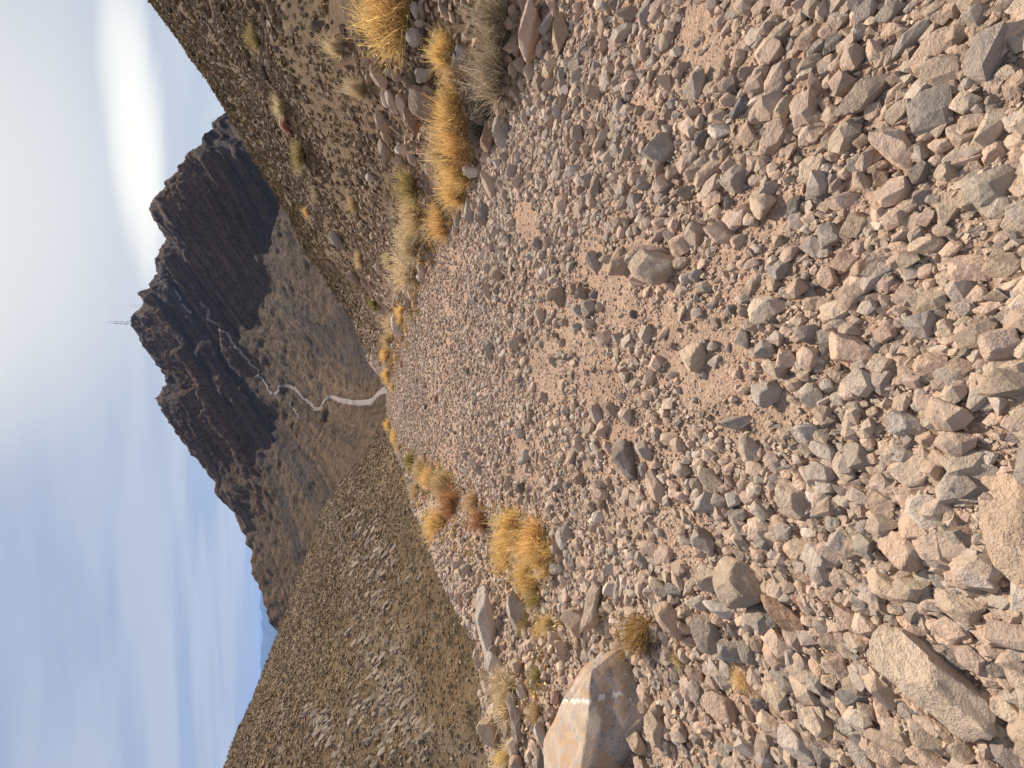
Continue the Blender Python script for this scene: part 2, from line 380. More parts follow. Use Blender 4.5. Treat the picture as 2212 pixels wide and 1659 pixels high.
# dirt road winding over the valley floor and up the mountain
def ribbon(name, pts, width, fn, m, lift=.6, sub=14):
    P = []
    for (u, v) in pts:
        h = hit(fn, u, v, 0, 150, 1400, 1500)
        if h is not None: P.append(h[:2])
    P = np.array(P); n = len(P)
    t = np.arange(n); tt = np.linspace(0, n-1, n*sub)
    def cr(a):
        i = np.clip(np.floor(tt).astype(int), 0, n-2); f = tt-i
        p0 = a[np.clip(i-1, 0, n-1)]; p1 = a[i]; p2 = a[i+1]; p3 = a[np.clip(i+2, 0, n-1)]
        return .5*((2*p1)+(-p0+p2)*f+(2*p0-5*p1+4*p2-p3)*f*f+(-p0+3*p1-3*p2+p3)*f**3)
    X, Y = cr(P[:, 0]), cr(P[:, 1]); dx = np.gradient(X); dy = np.gradient(Y); L = np.hypot(dx, dy)+1e-6
    nx, ny = -dy/L, dx/L; rows = []
    ws = width*(1+.15*fbm(tt*2.1, tt*0, 0, 2))
    for s in (-.5, -.25, 0, .25, .5):
        xx = X+nx*ws*s; yy = Y+ny*ws*s
        rows.append(np.stack([xx, yy, fn(xx, yy)+lift+(-.0 if abs(s) < .4 else -.5)], -1))
    rows = np.array(rows); rows[:, :, 2] = rows[:, :, 2]*.5+rows[:, :, 2].mean(0)[None]*.5
    k, n2 = rows.shape[:2]; V = rows.reshape(-1, 3)
    i, j = np.meshgrid(np.arange(k-1), np.arange(n2-1), indexing='ij'); b = (i*n2+j).ravel()
    o = obj(name, mesh_np(name, V, np.stack([b, b+1, b+n2+1, b+n2], -1), smooth=True), m); tag(o, kind='structure'); return o
M_ROAD = simple('road_dirt', (.25, .20, .175), (.20, .165, .145), .3)
valley_road = [(838, 842), (826, 845), (812, 858), (799, 868), (770, 870), (739, 866), (714, 858), (700, 868), (684, 884), (662, 864), (640, 843), (608, 834), (602, 845), (588, 850), (576, 834), (560, 802), (545, 790), (522, 764), (500, 740), (488, 722), (470, 700), (450, 670), (436, 655), (420, 643)]
ribbon('dirt_road', valley_road, 4.2, mountain_z, M_ROAD)
ribbon('dirt_road', [(412, 678), (404, 668), (394, 655), (388, 640), (376, 625)], 7.0, mountain_z, simple('road_cut', (.20, .165, .155), (.15, .125, .12), .3))
ribbon('dirt_track', [(650, 905), (640, 893), (632, 880), (628, 868)], 3.4, mountain_z, M_ROAD)

# ------------------------------------------------------------------ rocks
ICO = {}
def ico(n):
    if n not in ICO:
        bm = bmesh.new(); bmesh.ops.create_icosphere(bm, subdivisions=n, radius=1)
        bm.verts.ensure_lookup_table()
        V = np.array([v.co[:] for v in bm.verts]); F = np.array([[v.index for v in f.verts] for f in bm.faces]); bm.free()
        ICO[n] = (V/np.linalg.norm(V, axis=1, keepdims=True), F)
    return ICO[n]
def rock_shape(seed, sub, planes=13, rough=.05, tight=.55):
    rg = np.random.default_rng(seed); D, F = ico(sub)
    n = rg.normal(size=(planes, 3)); n /= np.linalg.norm(n, axis=1, keepdims=True)
    h = rg.uniform(tight, .92, planes)
    # a few opposing flats give slabs and blocks rather than pebbles
    q = np.linalg.qr(rg.normal(size=(3, 3)))[0]; q = q*.5+np.eye(3)*.9; q /= np.linalg.norm(q, axis=1, keepdims=True)
    n = np.vstack([n, q, -q]); h = np.concatenate([h, rg.uniform(tight*1.05, .8, 6)])
    dp = np.maximum(D@n.T, 1e-3); r = np.min(h[None]/dp, axis=1); r = np.minimum(r, 1.15)
    P = D*r[:, None]
    s = seed*3.7
    P = P*(1+rough*fbm(P[:, 0]*2.2+s, P[:, 1]*2.2, P[:, 2]*2.2, 3)[:, None]*1.3)
    if sub >= 3: P = P+D*(rough*.45*fbm(P[:, 0]*8+s, P[:, 1]*8, P[:, 2]*8, 3)[:, None])
    P = P-(P.max(0)+P.min(0))/2; P = P/(P.max(0)-P.min(0))*2
    return P, F
def rock_mesh(seed, sub, **k):
    P, F = rock_shape(seed, sub, **k); m = mesh_np('rock', P, F, smooth=True)
    m.set_sharp_from_angle(angle=math.radians(24)); return m
HI = [rock_mesh(i+1, 4, planes=8, rough=.055, tight=.46) for i in range(8)]
MID = [rock_mesh(i+31, 3, planes=8, rough=.045, tight=.46) for i in range(16)]
PAL = {'p': (.645, .455, .33), 'b': (.60, .45, .32), 'g': (.47, .385, .31), 'd': (.25, .212, .182), 'w': (.68, .55, .435), 'r': (.44, .28, .185), 'n': (.46, .33, .235), 'o': (.60, .43, .30)}  # brown 'n' is often shade on a rock's faces, put into its tint
CNAME = {'p': 'pinkish beige', 'b': 'tan', 'g': 'grey', 'd': 'dark grey', 'w': 'pale', 'r': 'reddish brown', 'n': 'brown', 'o': 'orange tan'}
K = {1: (1769.6, 0), 2: (1769.6, 553), 3: (1769.6, 1106), 4: (1327.2, 0), 5: (1327.2, 553), 6: (1327.2, 1106), 7: (884.8, 0), 8: (884.8, 553), 9: (884.8, 1106), 10: (497.7, 0), 11: (497.7, 553)}
# crop: x, y, length, width, angle, colour  (read off the photograph)
DATA = {
1: """1160 250 450 150 -37 p|740 300 390 140 -40 p|600 250 350 110 -42 g|460 80 240 120 -36 g|250 90 190 100 -50 p|610 30 150 50 -35 g|870 60 160 110 -35 p|290 620 460 170 -42 n|680 580 280 160 -58 w|590 765 240 55 -20 p|500 580 220 55 -45 p|500 950 340 190 42 p|950 670 210 160 -30 b|1030 785 260 95 -5 p|795 685 160 115 -60 p|1270 540 200 110 -55 p|880 480 170 75 -35 p|1140 520 160 80 -40 b|960 540 150 70 -35 g|250 1090 150 110 60 g|270 1180 150 110 20 p|400 1160 140 110 60 r|150 1305 210 115 0 p|230 1455 190 150 -10 b|60 1530 170 160 0 g|570 1350 190 100 -35 p|790 945 170 95 -15 p|710 885 150 75 -10 p|870 850 110 95 0 p|985 1090 190 80 -55 p|1160 1130 190 80 -40 b|1140 985 180 130 -20 p|1290 1000 130 115 0 p|1150 860 160 55 -45 p|1040 890 95 85 0 p|700 1590 200 130 15 b|850 1610 130 105 0 p|1150 1440 140 100 -20 p|1035 1345 115 65 10 g|750 1290 115 65 10 g|350 325 150 110 70 p|475 200 125 110 0 p|260 205 110 110 0 g|95 275 210 85 -40 d|60 200 120 100 0 p|155 310 90 85 0 b|120 410 130 75 -35 p|170 490 160 65 -60 p|75 900 170 95 -60 p|240 810 150 75 -40 d|270 920 115 100 0 n|470 720 130 120 0 b|490 510 115 95 0 n|830 385 150 65 0 p|930 320 120 60 -20 p|950 130 150 130 -20 b|1100 160 200 60 -30 b|30 70 150 95 -70 p|650 90 110 75 -20 p|1150 90 85 75 0 p|1230 735 130 60 -30 p|1290 765 95 65 0 g|1130 700 120 60 0 g|1225 1280 120 65 -15 p|1190 1540 115 85 -20 p|800 1500 120 85 30 b|270 1600 105 95 0 p|560 1620 210 90 20 p|390 1080 150 70 -20 b|690 1100 100 55 -20 g|840 1055 100 70 -50 g|40 1090 95 85 0 g|980 200 100 80 -30 p|900 890 70 60 0 p|430 360 0 0 0 p|970 950 120 90 -30 b|700 1040 0 0 0 b|770 1035 130 65 -20 b|600 1130 110 80 -30 p|80 1010 90 70 20 p|40 680 80 100 0 p|930 1230 80 60 0 p|850 1330 75 65 0 p|710 1370 70 50 0 g|560 1440 100 60 -20 p|430 1510 90 55 -10 n|560 1500 90 50 -40 p|1250 600 120 80 -40 n|1300 690 0 0 0 p|1290 620 60 140 0 p""",
2: """170 30 200 125 0 p|185 600 260 235 60 p|1180 585 280 240 -30 p|985 80 290 200 15 p|555 245 155 145 0 p|720 710 215 160 -10 p|810 480 165 145 -60 b|550 1085 220 160 5 g|540 945 135 115 0 p|660 980 130 65 0 g|920 720 215 105 10 n|615 615 125 95 0 b|840 545 125 75 -10 p|950 565 135 100 20 p|610 520 110 85 0 p|820 900 115 105 60 p|390 690 165 125 0 b|360 590 95 90 0 g|330 290 165 85 -5 p|435 300 115 95 0 n|275 70 165 85 -25 p|60 140 145 135 0 p|400 190 100 95 0 b|155 285 135 80 -30 p|140 435 135 75 10 g|440 450 105 75 0 p|720 190 105 85 0 p|830 225 160 85 0 p|1040 245 155 105 0 p|1140 260 150 95 -10 n|1280 240 125 125 0 g|1270 130 135 85 15 p|1110 340 225 95 -15 p|1110 430 170 65 -30 g|950 430 155 75 -15 b|690 100 95 95 0 p|800 130 95 75 0 b|500 30 155 85 -20 p|520 530 80 55 -50 g|520 810 125 105 -40 p|70 840 115 95 30 g|135 930 125 90 30 g|700 1180 155 95 -10 p|850 1080 140 55 0 g|1085 975 115 65 0 g|1130 1055 145 85 0 p|1080 1300 155 95 0 w|670 1490 165 85 -15 p|400 1590 260 170 40 n|170 1580 145 95 20 w|210 1480 170 85 35 p|750 1600 115 110 40 b|180 1260 155 60 35 g|800 1320 175 95 15 p|430 1225 90 75 0 p|320 1210 105 75 0 p|920 1600 115 75 20 g|1000 820 125 75 -20 p|650 430 115 60 -40 b|735 400 85 80 0 g|660 885 85 65 0 g|350 830 110 65 20 p|20 310 115 95 0 n|55 400 85 75 0 p|870 390 80 60 0 p|480 640 100 60 -20 p|420 780 130 50 -10 p|650 830 80 50 0 p|740 590 80 50 0 g|850 320 55 45 0 p|230 350 100 75 60 p|1190 770 80 50 0 p|1110 790 75 45 0 g|1280 820 65 50 60 p|210 860 0 0 0 p|225 1205 75 60 0 p|340 1310 95 75 0 p|170 1400 75 60 0 p|980 1380 75 60 30 p|1040 1170 70 55 40 p|760 1280 80 55 20 p|380 1130 70 60 0 g|350 1010 80 60 -30 p|640 200 60 60 0 p|900 380 0 0 0 p|660 360 100 45 0 p|1040 1530 80 55 -10 p|700 1395 75 80 60 p|360 1390 90 85 60 p""",
3: """720 1070 900 350 35 b|550 265 350 200 25 p|620 100 240 180 25 p|440 490 310 150 35 b|120 200 160 160 0 g|205 185 110 90 90 p|190 690 310 130 35 p|600 740 195 120 15 p|900 600 340 180 25 b|1120 810 210 150 0 p|1280 870 170 130 90 g|1090 1040 230 130 55 p|1230 1110 200 115 60 p|1250 980 220 120 10 p|1230 1290 270 125 35 b|1180 1450 230 125 30 n|680 1450 310 160 35 b|700 1600 300 130 20 p|430 1580 270 135 30 p|270 1570 230 130 50 g|225 1190 190 125 -10 d|120 1000 205 125 15 p|60 840 140 135 0 n|410 1310 330 85 65 p|200 1400 155 105 20 g|160 1270 190 70 60 p|60 1210 140 85 40 g|70 1100 110 95 60 b|30 1500 120 110 0 n|170 1600 115 90 40 o|930 1560 180 160 0 b|820 1430 210 85 50 n|1050 1440 160 115 70 n|1070 1600 130 110 90 p|660 1300 135 85 40 d|760 740 125 105 0 p|690 620 115 85 20 p|600 620 125 85 20 g|940 720 165 85 35 g|1130 690 145 85 25 p|1110 585 155 75 10 p|790 450 200 80 20 g|560 410 115 85 20 p|790 370 155 85 0 p|920 330 105 85 0 p|940 100 175 85 5 r|970 30 105 65 0 p|1070 300 155 85 25 g|1190 455 85 65 0 p|930 240 115 85 45 g|240 460 145 95 20 p|290 640 155 75 35 g|150 550 105 75 0 p|290 850 85 70 90 r|140 800 120 90 90 p|450 110 135 75 20 n|300 90 135 95 0 g|90 80 115 95 20 g|780 70 135 85 30 g|390 20 175 85 0 p|310 1290 135 110 60 b|890 860 150 85 35 p|1180 1180 180 65 15 p|1300 1490 130 100 90 p|1370 150 760 600 80 o|330 1060 120 80 0 p|350 940 80 100 0 g|250 1010 80 70 0 w|250 940 90 60 0 g|480 700 100 70 0 g|460 760 110 60 40 p|820 690 110 60 30 d|950 800 120 100 20 p|1070 910 140 90 30 p|350 240 60 50 0 p|270 250 110 45 -10 g|40 540 110 90 0 p|30 620 100 60 20 p|160 520 0 0 0 p|80 390 80 100 0 p|30 190 80 120 0 p|850 270 70 45 60 p|1040 420 90 60 60 p|1210 560 0 0 0 g|1130 1500 0 0 0 g|560 1490 0 0 0 n|600 1250 160 60 60 p|520 1520 90 60 0 n|340 1400 130 60 70 p|900 1150 0 0 0 p|500 640 120 55 20 b|430 640 90 60 0 b|700 450 80 60 0 g|340 350 70 60 20 g|1010 760 90 60 40 w""",
4: """540 550 210 120 -60 g|300 960 215 190 10 g|1050 520 310 140 -50 p|830 690 200 100 -45 d|1070 230 260 105 -50 b|960 340 180 85 -70 p|980 200 125 95 -70 p|1260 240 190 105 -50 p|1040 900 270 160 -55 p|870 870 155 115 -50 p|790 1150 195 150 -60 g|690 850 165 95 0 w|670 760 125 105 -50 b|740 650 115 95 0 p|565 900 115 95 -60 d|430 1590 155 155 30 p|700 1500 210 150 30 p|250 1640 270 100 0 p|1000 1225 145 85 -40 g|1170 1345 165 105 -65 d|610 1120 225 105 -40 p|320 1190 135 115 0 p|460 1250 130 95 20 n|640 1300 135 115 0 p|840 1360 130 80 0 p|570 1050 105 75 0 g|400 1100 150 70 -30 b|1270 1090 200 135 -60 b|1190 690 145 95 70 n|1090 720 215 95 -60 b|1240 650 130 110 0 p|1240 880 160 100 -45 p|1260 420 155 105 -20 b|1300 330 155 75 -50 g|860 470 115 95 -60 g|950 480 130 100 -50 b|720 420 115 65 80 n|800 380 115 75 -60 p|330 530 125 95 60 b|80 100 145 115 -10 n|70 200 180 90 -30 w|200 90 220 85 -65 g|275 100 100 95 0 p|30 700 120 85 70 w|80 480 115 65 -70 n|100 400 85 65 0 p|190 360 90 70 90 p|180 220 95 50 90 p|290 330 85 55 -80 p|450 800 85 65 -60 p|350 740 85 65 80 n|300 810 85 65 20 n|480 890 90 65 0 p|740 1070 115 95 -20 p|655 1370 90 85 0 b|80 1435 85 65 90 n|300 1520 145 65 -35 p|300 1440 105 75 -30 p|1150 80 110 85 0 p|1220 30 140 95 -10 p|1290 560 160 95 60 p|1290 780 115 105 0 p|630 70 85 55 -60 b|800 1570 95 95 0 p|830 1040 90 80 0 p|920 1170 95 70 0 b|740 1320 95 60 80 d|580 1270 85 80 0 p|1050 1130 90 60 0 p|790 240 70 55 60 p|620 190 70 40 60 p|560 340 50 45 0 n|1250 1480 80 60 0 w|870 80 60 45 0 p|820 130 60 40 -60 n|780 1500 0 0 0 n|600 1000 100 60 0 n|770 690 0 0 0 p|670 520 90 55 90 p|765 470 80 50 90 p|600 720 100 50 80 p|500 740 100 80 0 p|220 750 70 60 0 p|380 670 80 60 -30 g|80 1000 110 70 -50 b|190 1560 0 0 0 p|1060 40 90 120 0 b|1200 160 80 60 0 p|470 940 90 60 -60 p|1110 990 80 60 0 p|1180 420 80 90 0 p|1110 1070 0 0 0 p|930 900 60 45 -60 p|1150 830 90 80 0 p|1200 200 100 70 0 b|190 1180 90 100 0 g|140 1100 90 60 0 p|250 1290 90 60 0 p""",
5: """265 80 310 200 20 b|515 650 175 175 30 b|985 330 260 155 -25 b|1000 880 215 155 -30 g|30 70 155 115 -20 b|430 45 95 75 0 p|530 130 95 75 -20 g|1080 75 165 95 -50 g|990 610 155 115 10 g|1115 670 155 125 35 p|830 540 125 105 60 g|870 1250 175 125 65 b|1245 1150 195 130 5 w|1250 1250 115 95 0 n|1035 1335 135 105 60 p|1150 1580 230 205 20 b|270 1490 215 115 60 p|70 1320 245 140 65 d|625 1440 200 125 60 b|440 1380 125 105 0 p|590 1600 180 135 -20 g|680 1580 115 105 0 g|770 1570 130 105 -50 w|880 1560 115 95 -20 p|80 1040 105 95 0 b|230 790 130 75 -65 p|320 500 115 45 -50 p|910 1375 115 95 0 p|1270 960 95 85 30 p|1290 310 145 95 0 p|1190 420 105 75 0 b|840 280 95 65 0 g|755 345 65 65 0 d|640 580 75 65 0 g|570 570 75 65 0 g|270 1170 70 60 90 g|530 1360 100 50 90 g|840 360 100 75 60 b|1110 230 85 75 0 g|1225 700 110 80 0 g|540 1550 95 85 0 w|790 1080 240 90 5 g|190 940 75 75 0 p|380 770 95 45 -10 g|1130 810 115 55 35 g|845 865 90 60 -30 p|1210 890 95 55 0 b|960 460 90 60 60 g|1110 480 75 70 0 p|1020 460 80 60 0 p|735 160 70 55 0 p|660 285 65 55 0 p|485 455 45 45 0 p|830 60 80 60 0 p|1240 130 75 50 -20 g|1205 490 95 45 -25 n|380 590 60 45 40 n|120 380 60 45 60 d|540 765 60 50 0 p|580 770 55 40 70 g|520 935 50 40 30 g|770 930 60 50 0 p|590 1180 80 55 60 g|490 1290 60 45 20 g|530 1290 55 50 0 w|490 1220 55 50 0 p|305 1220 65 50 10 n|190 1390 110 60 80 g|270 1350 80 60 0 p|380 1480 75 65 0 p|840 1480 90 70 0 n|740 1380 90 65 -40 p|1120 1410 85 70 0 p|1210 1480 110 80 20 p|1290 1520 90 80 0 p|1190 1440 70 60 0 p|660 1240 80 60 0 p|710 1330 80 50 0 p|820 1330 70 50 20 n|1000 1230 60 50 0 g|1110 1150 90 70 0 b|440 1560 110 60 0 p|190 1640 80 60 0 p|370 200 60 40 90 p|420 235 50 40 0 p|710 990 0 0 0 p|140 870 55 45 -40 p|350 1060 45 40 0 n|900 380 0 0 0 g|1180 530 80 60 0 p|1240 610 70 55 0 p|790 770 55 50 0 p|170 640 60 50 30 p|460 1440 0 0 0 p""",
6: """790 450 340 290 55 b|590 190 200 150 50 g|600 790 290 180 55 g|370 700 260 155 60 p|1095 650 330 145 50 r|700 1265 220 195 0 p|1190 250 175 155 0 b|750 900 185 145 30 g|860 910 185 105 60 g|1040 930 205 125 50 p|390 510 135 85 30 d|410 430 145 75 65 p|290 480 155 95 60 b|490 490 125 85 -60 b|620 450 210 150 30 b|690 620 235 95 30 w|550 590 150 85 30 w|940 510 105 85 10 n|540 1065 175 95 60 n|700 1080 155 85 60 g|1020 1200 190 85 60 p|1000 1370 210 115 50 b|940 1250 125 85 10 d|870 1310 115 65 80 p|1240 1330 165 125 35 g|1180 1500 280 155 35 w|1280 1480 165 105 40 n|1230 420 135 110 0 p|1130 480 105 95 0 n|1200 580 135 75 60 r|1270 140 115 75 0 w|960 190 155 90 30 g|1040 160 125 65 10 b|460 185 85 55 0 w|170 310 115 75 60 g|240 155 65 55 0 b|290 130 65 55 0 g|270 1290 135 95 -50 p|140 1490 205 105 45 b|270 1400 230 150 60 b|400 1150 75 65 0 b|200 1110 105 55 60 p|170 1200 140 55 45 g|570 1390 115 85 0 p|450 930 105 65 60 b|520 935 65 60 0 p|790 60 155 75 55 g|870 670 75 65 0 p|780 760 110 95 60 d|1300 1000 115 95 90 p|1160 950 135 115 90 g|620 1140 115 55 10 b|750 140 95 65 0 p|30 500 190 65 -75 g|290 940 135 65 50 g|1255 705 95 65 20 p|600 1440 75 65 0 b|1080 880 0 0 0 p|900 800 0 0 0 p|960 790 110 70 50 p|920 860 80 110 0 p|840 780 80 70 60 p|870 740 90 70 60 g|680 700 100 80 0 p|610 940 100 70 0 p|480 640 90 60 60 b|490 840 90 60 0 p|330 820 110 60 60 g|230 610 80 45 80 g|1040 380 90 60 0 p|1040 450 90 60 0 p|1210 480 90 60 50 p|1150 860 80 90 0 d|1010 780 90 70 0 d|950 640 120 90 60 d|1010 690 120 70 60 d|560 270 110 70 30 p|640 320 60 80 0 p|850 220 90 50 20 b|740 250 80 60 0 p|740 190 60 50 0 p|870 100 60 90 60 p|1030 270 80 70 0 g|1070 220 80 80 0 p|1150 330 90 50 0 n|940 280 100 80 0 p|330 320 50 45 0 p|140 90 0 0 0 b|940 1120 90 70 0 p|1010 1060 110 60 40 p|1090 1040 0 0 0 b|1170 1040 150 70 80 g|1230 1060 100 50 50 p|1290 1270 90 100 60 n|1210 1180 110 60 80 p|350 1430 70 100 0 p|400 1470 110 60 60 g|670 1620 90 80 0 g|780 1450 90 60 20 g|820 1150 80 60 30 r|640 1400 80 60 0 p|420 900 130 60 70 n|560 1140 0 0 0 p|350 1300 90 50 60 p|1100 100 0 0 0 p|1070 60 110 90 30 p|1230 60 90 80 0 p|560 40 0 0 0 g|440 120 70 60 0 b|1300 80 90 80 0 p|1240 880 100 70 60 p|1130 1310 120 80 60 p|1090 1130 110 70 60 p""",
7: """780 210 390 130 -82 p|980 230 260 125 -75 n|900 130 190 60 -60 g|45 240 130 85 -60 g|600 850 205 120 -80 g|580 690 150 70 -80 n|500 890 190 75 -85 r|720 430 100 90 90 n|670 460 95 60 90 b|780 460 115 75 -70 b|840 540 145 95 70 n|910 450 130 90 -70 b|910 550 100 80 0 b|990 490 100 60 90 g|930 640 70 65 0 d|1000 650 90 60 90 n|960 720 95 75 60 g|1090 870 110 95 60 n|1190 860 125 60 80 p|1250 900 210 65 -60 b|1290 1020 105 90 0 b|1210 1200 145 85 -65 n|1060 1110 95 75 0 w|1100 1240 70 65 0 n|1190 1320 100 70 30 p|980 1320 135 85 -80 p|405 1110 105 90 -20 w|520 1200 190 80 60 b|620 1280 120 55 70 n|700 1180 95 70 -20 b|660 1110 95 70 -30 g|490 1360 100 60 70 d|390 1370 150 75 80 g|560 1520 65 60 0 b|480 1430 75 65 0 n|1260 300 110 70 80 p|1200 600 155 80 10 n|1300 450 105 75 0 b|710 1010 105 55 -80 g|855 320 95 80 90 p|80 660 230 110 60 n|330 340 105 60 70 g|750 770 105 60 60 b|910 1570 85 70 0 n|830 1580 85 70 90 g|20 780 170 90 70 r|640 580 80 60 0 n|650 680 90 60 80 p|710 650 70 55 90 n|730 560 90 60 90 b|770 660 80 60 0 b|790 730 80 60 40 g|860 670 80 60 0 p|910 790 90 60 -50 n|860 850 60 70 0 n|1020 760 90 70 -60 g|1080 670 90 50 90 b|1140 740 80 60 90 p|1020 900 80 60 90 p|1080 950 80 60 0 b|1140 970 70 90 0 b|500 1010 70 80 0 p|570 1060 60 60 90 w|440 980 80 40 90 r|620 1020 70 60 90 g|840 1190 50 50 0 w|780 1140 45 45 0 b|900 1100 45 35 0 n|820 1245 60 50 0 n|860 870 0 0 0 n|1060 1480 60 50 0 p|1190 1290 0 0 0 b|1000 1490 60 60 0 p|870 1480 70 50 90 b|310 1420 110 50 90 g|420 1340 60 45 90 b|300 1490 70 50 90 p|540 1600 60 60 0 n|690 60 0 0 0 n|670 70 90 60 90 n|640 150 60 50 0 g|930 40 130 60 80 p|1030 160 0 0 0 n|1090 130 80 60 90 p|1090 50 70 70 0 p|1270 40 70 60 0 g|1240 470 70 60 0 p""",
8: """570 120 105 105 0 n|510 80 65 60 0 g|510 240 115 65 80 b|970 270 125 75 80 n|910 240 105 50 -70 b|1120 250 95 75 60 n|1160 325 95 85 0 g|1080 350 90 65 60 g|1190 40 135 75 70 g|1280 20 100 55 0 b|680 570 95 65 0 b|720 530 75 65 0 n|520 650 120 50 60 n|850 380 90 65 60 b|740 1310 120 75 -50 w|1090 1230 95 65 50 b|720 1150 65 50 90 w|1210 1040 160 75 80 g|1300 990 125 85 0 n|450 1380 95 55 80 g|640 1460 95 45 -70 b|720 1500 75 65 0 d|1240 1480 115 80 0 n|1250 1540 115 75 0 p|1060 1390 85 65 60 n|1030 1490 75 65 0 d|870 920 85 50 80 n|430 280 40 40 0 d|490 340 90 40 80 g|90 80 90 60 -70 b|80 140 60 50 0 p|20 250 70 60 90 w|520 590 80 60 0 g|580 620 45 35 0 w|600 690 50 45 0 n|740 640 65 45 90 g|800 490 50 60 0 b|850 450 80 30 70 b|640 430 60 40 0 b|950 430 70 50 -70 p|1080 460 60 50 0 g|1170 440 80 60 0 b|940 520 50 40 90 n|990 560 50 50 0 r|1190 250 55 55 0 d|1230 330 50 60 0 b|1290 640 40 35 0 w|1060 640 35 30 0 n|600 810 60 30 90 w|580 750 40 35 0 p|380 750 50 30 80 d|170 930 60 30 90 r|105 980 50 25 90 d|100 840 35 25 90 n|50 810 30 20 90 d|230 960 45 40 0 b|720 800 40 50 0 d|930 690 80 40 60 g|770 800 50 30 60 n|790 1050 80 50 80 n|530 1020 60 30 60 n|610 1190 100 30 80 b|540 1090 50 35 80 n|450 1270 60 50 90 n|370 1300 60 50 90 g|640 1380 60 50 0 b|870 1340 90 50 60 p|1180 1230 90 60 80 g|1280 1240 90 50 60 p|1240 1600 70 90 0 n|1100 1440 80 80 90 n|720 1580 70 60 0 n|560 1360 70 50 80 b|460 1330 60 50 80 p|990 300 0 0 0 d|1290 750 40 30 0 b|1090 380 0 0 0 n|1000 430 70 50 0 n""",
9: """1190 610 350 120 -70 b|1080 700 180 145 60 b|690 640 260 110 75 g|470 530 115 60 90 w|530 620 60 50 0 w|540 985 160 110 60 w|500 770 560 110 80 w|365 370 75 60 0 g|310 340 85 60 0 b|200 490 90 40 70 r|425 1020 240 85 75 o|390 1140 130 75 80 d|340 620 130 35 70 r|350 720 95 50 80 g|990 160 150 90 -75 g|960 370 115 85 20 g|1030 280 85 60 80 g|1120 330 105 85 60 b|1130 430 95 80 0 b|1040 340 80 70 0 p|1300 370 135 85 -30 w|1310 500 115 90 0 w|520 1430 190 130 60 b|695 1380 210 75 80 n|690 1000 95 80 90 b|680 1090 65 60 0 b|730 1180 110 50 60 w|840 1440 160 70 85 w|660 1530 140 80 90 b|810 1540 130 60 70 p|690 1630 110 90 60 n|1290 780 150 50 80 w|980 880 115 90 60 b|910 775 80 50 70 g|270 990 75 60 60 n|410 1290 70 60 0 g|1220 30 95 65 -20 w|1020 120 90 70 60 g|1240 750 100 80 60 b|540 900 60 80 0 g|530 760 60 50 90 n|540 550 70 45 90 w|770 530 0 0 0 g|720 410 60 35 -60 w|660 290 35 25 90 w|1000 440 70 60 0 b|940 460 70 50 0 g|1200 820 50 60 0 g|1060 1030 60 50 60 n|940 1200 90 50 80 p|800 1110 60 50 60 g|660 1250 150 60 85 w|500 1150 120 50 60 w|490 1070 120 60 60 b|430 870 80 40 80 b|310 540 60 45 60 p|370 540 50 45 0 w|940 820 110 80 60 p|1140 930 60 90 0 w|1180 920 50 80 0 g|860 1020 80 40 80 w|990 940 70 50 80 b|1080 590 60 50 0 b|930 30 60 50 0 n|1300 160 80 50 80 p|1260 240 60 50 0 g|1190 100 60 60 60 p|1250 1590 60 70 0 n""",
10: """960 500 190 90 70 n|940 450 70 50 60 w|1000 640 120 45 70 w|1045 660 160 55 70 w|1130 720 220 70 75 b|1240 690 240 140 50 n|1190 240 115 95 60 g|1200 70 110 60 80 g|980 790 140 65 70 n|1010 880 95 55 60 n|1000 980 160 70 70 n|1100 970 70 60 0 w|1230 150 70 55 0 n|1100 1060 95 60 60 b|905 1150 60 50 60 w|690 1560 130 60 60 g|1280 600 90 70 80 g|1250 490 95 90 0 g|1035 465 75 55 0 g|1080 500 70 55 0 n|880 400 65 50 0 n|1290 1100 90 60 60 b|1180 1040 80 50 70 w""",
11: """1100 460 170 100 80 w|1250 80 85 65 60 b|1240 135 70 50 0 w|1170 250 95 75 60 w|1080 580 75 45 0 n|800 140 110 65 60 n|880 180 90 50 60 n|1160 310 60 60 0 n|960 80 70 40 70 b"""}
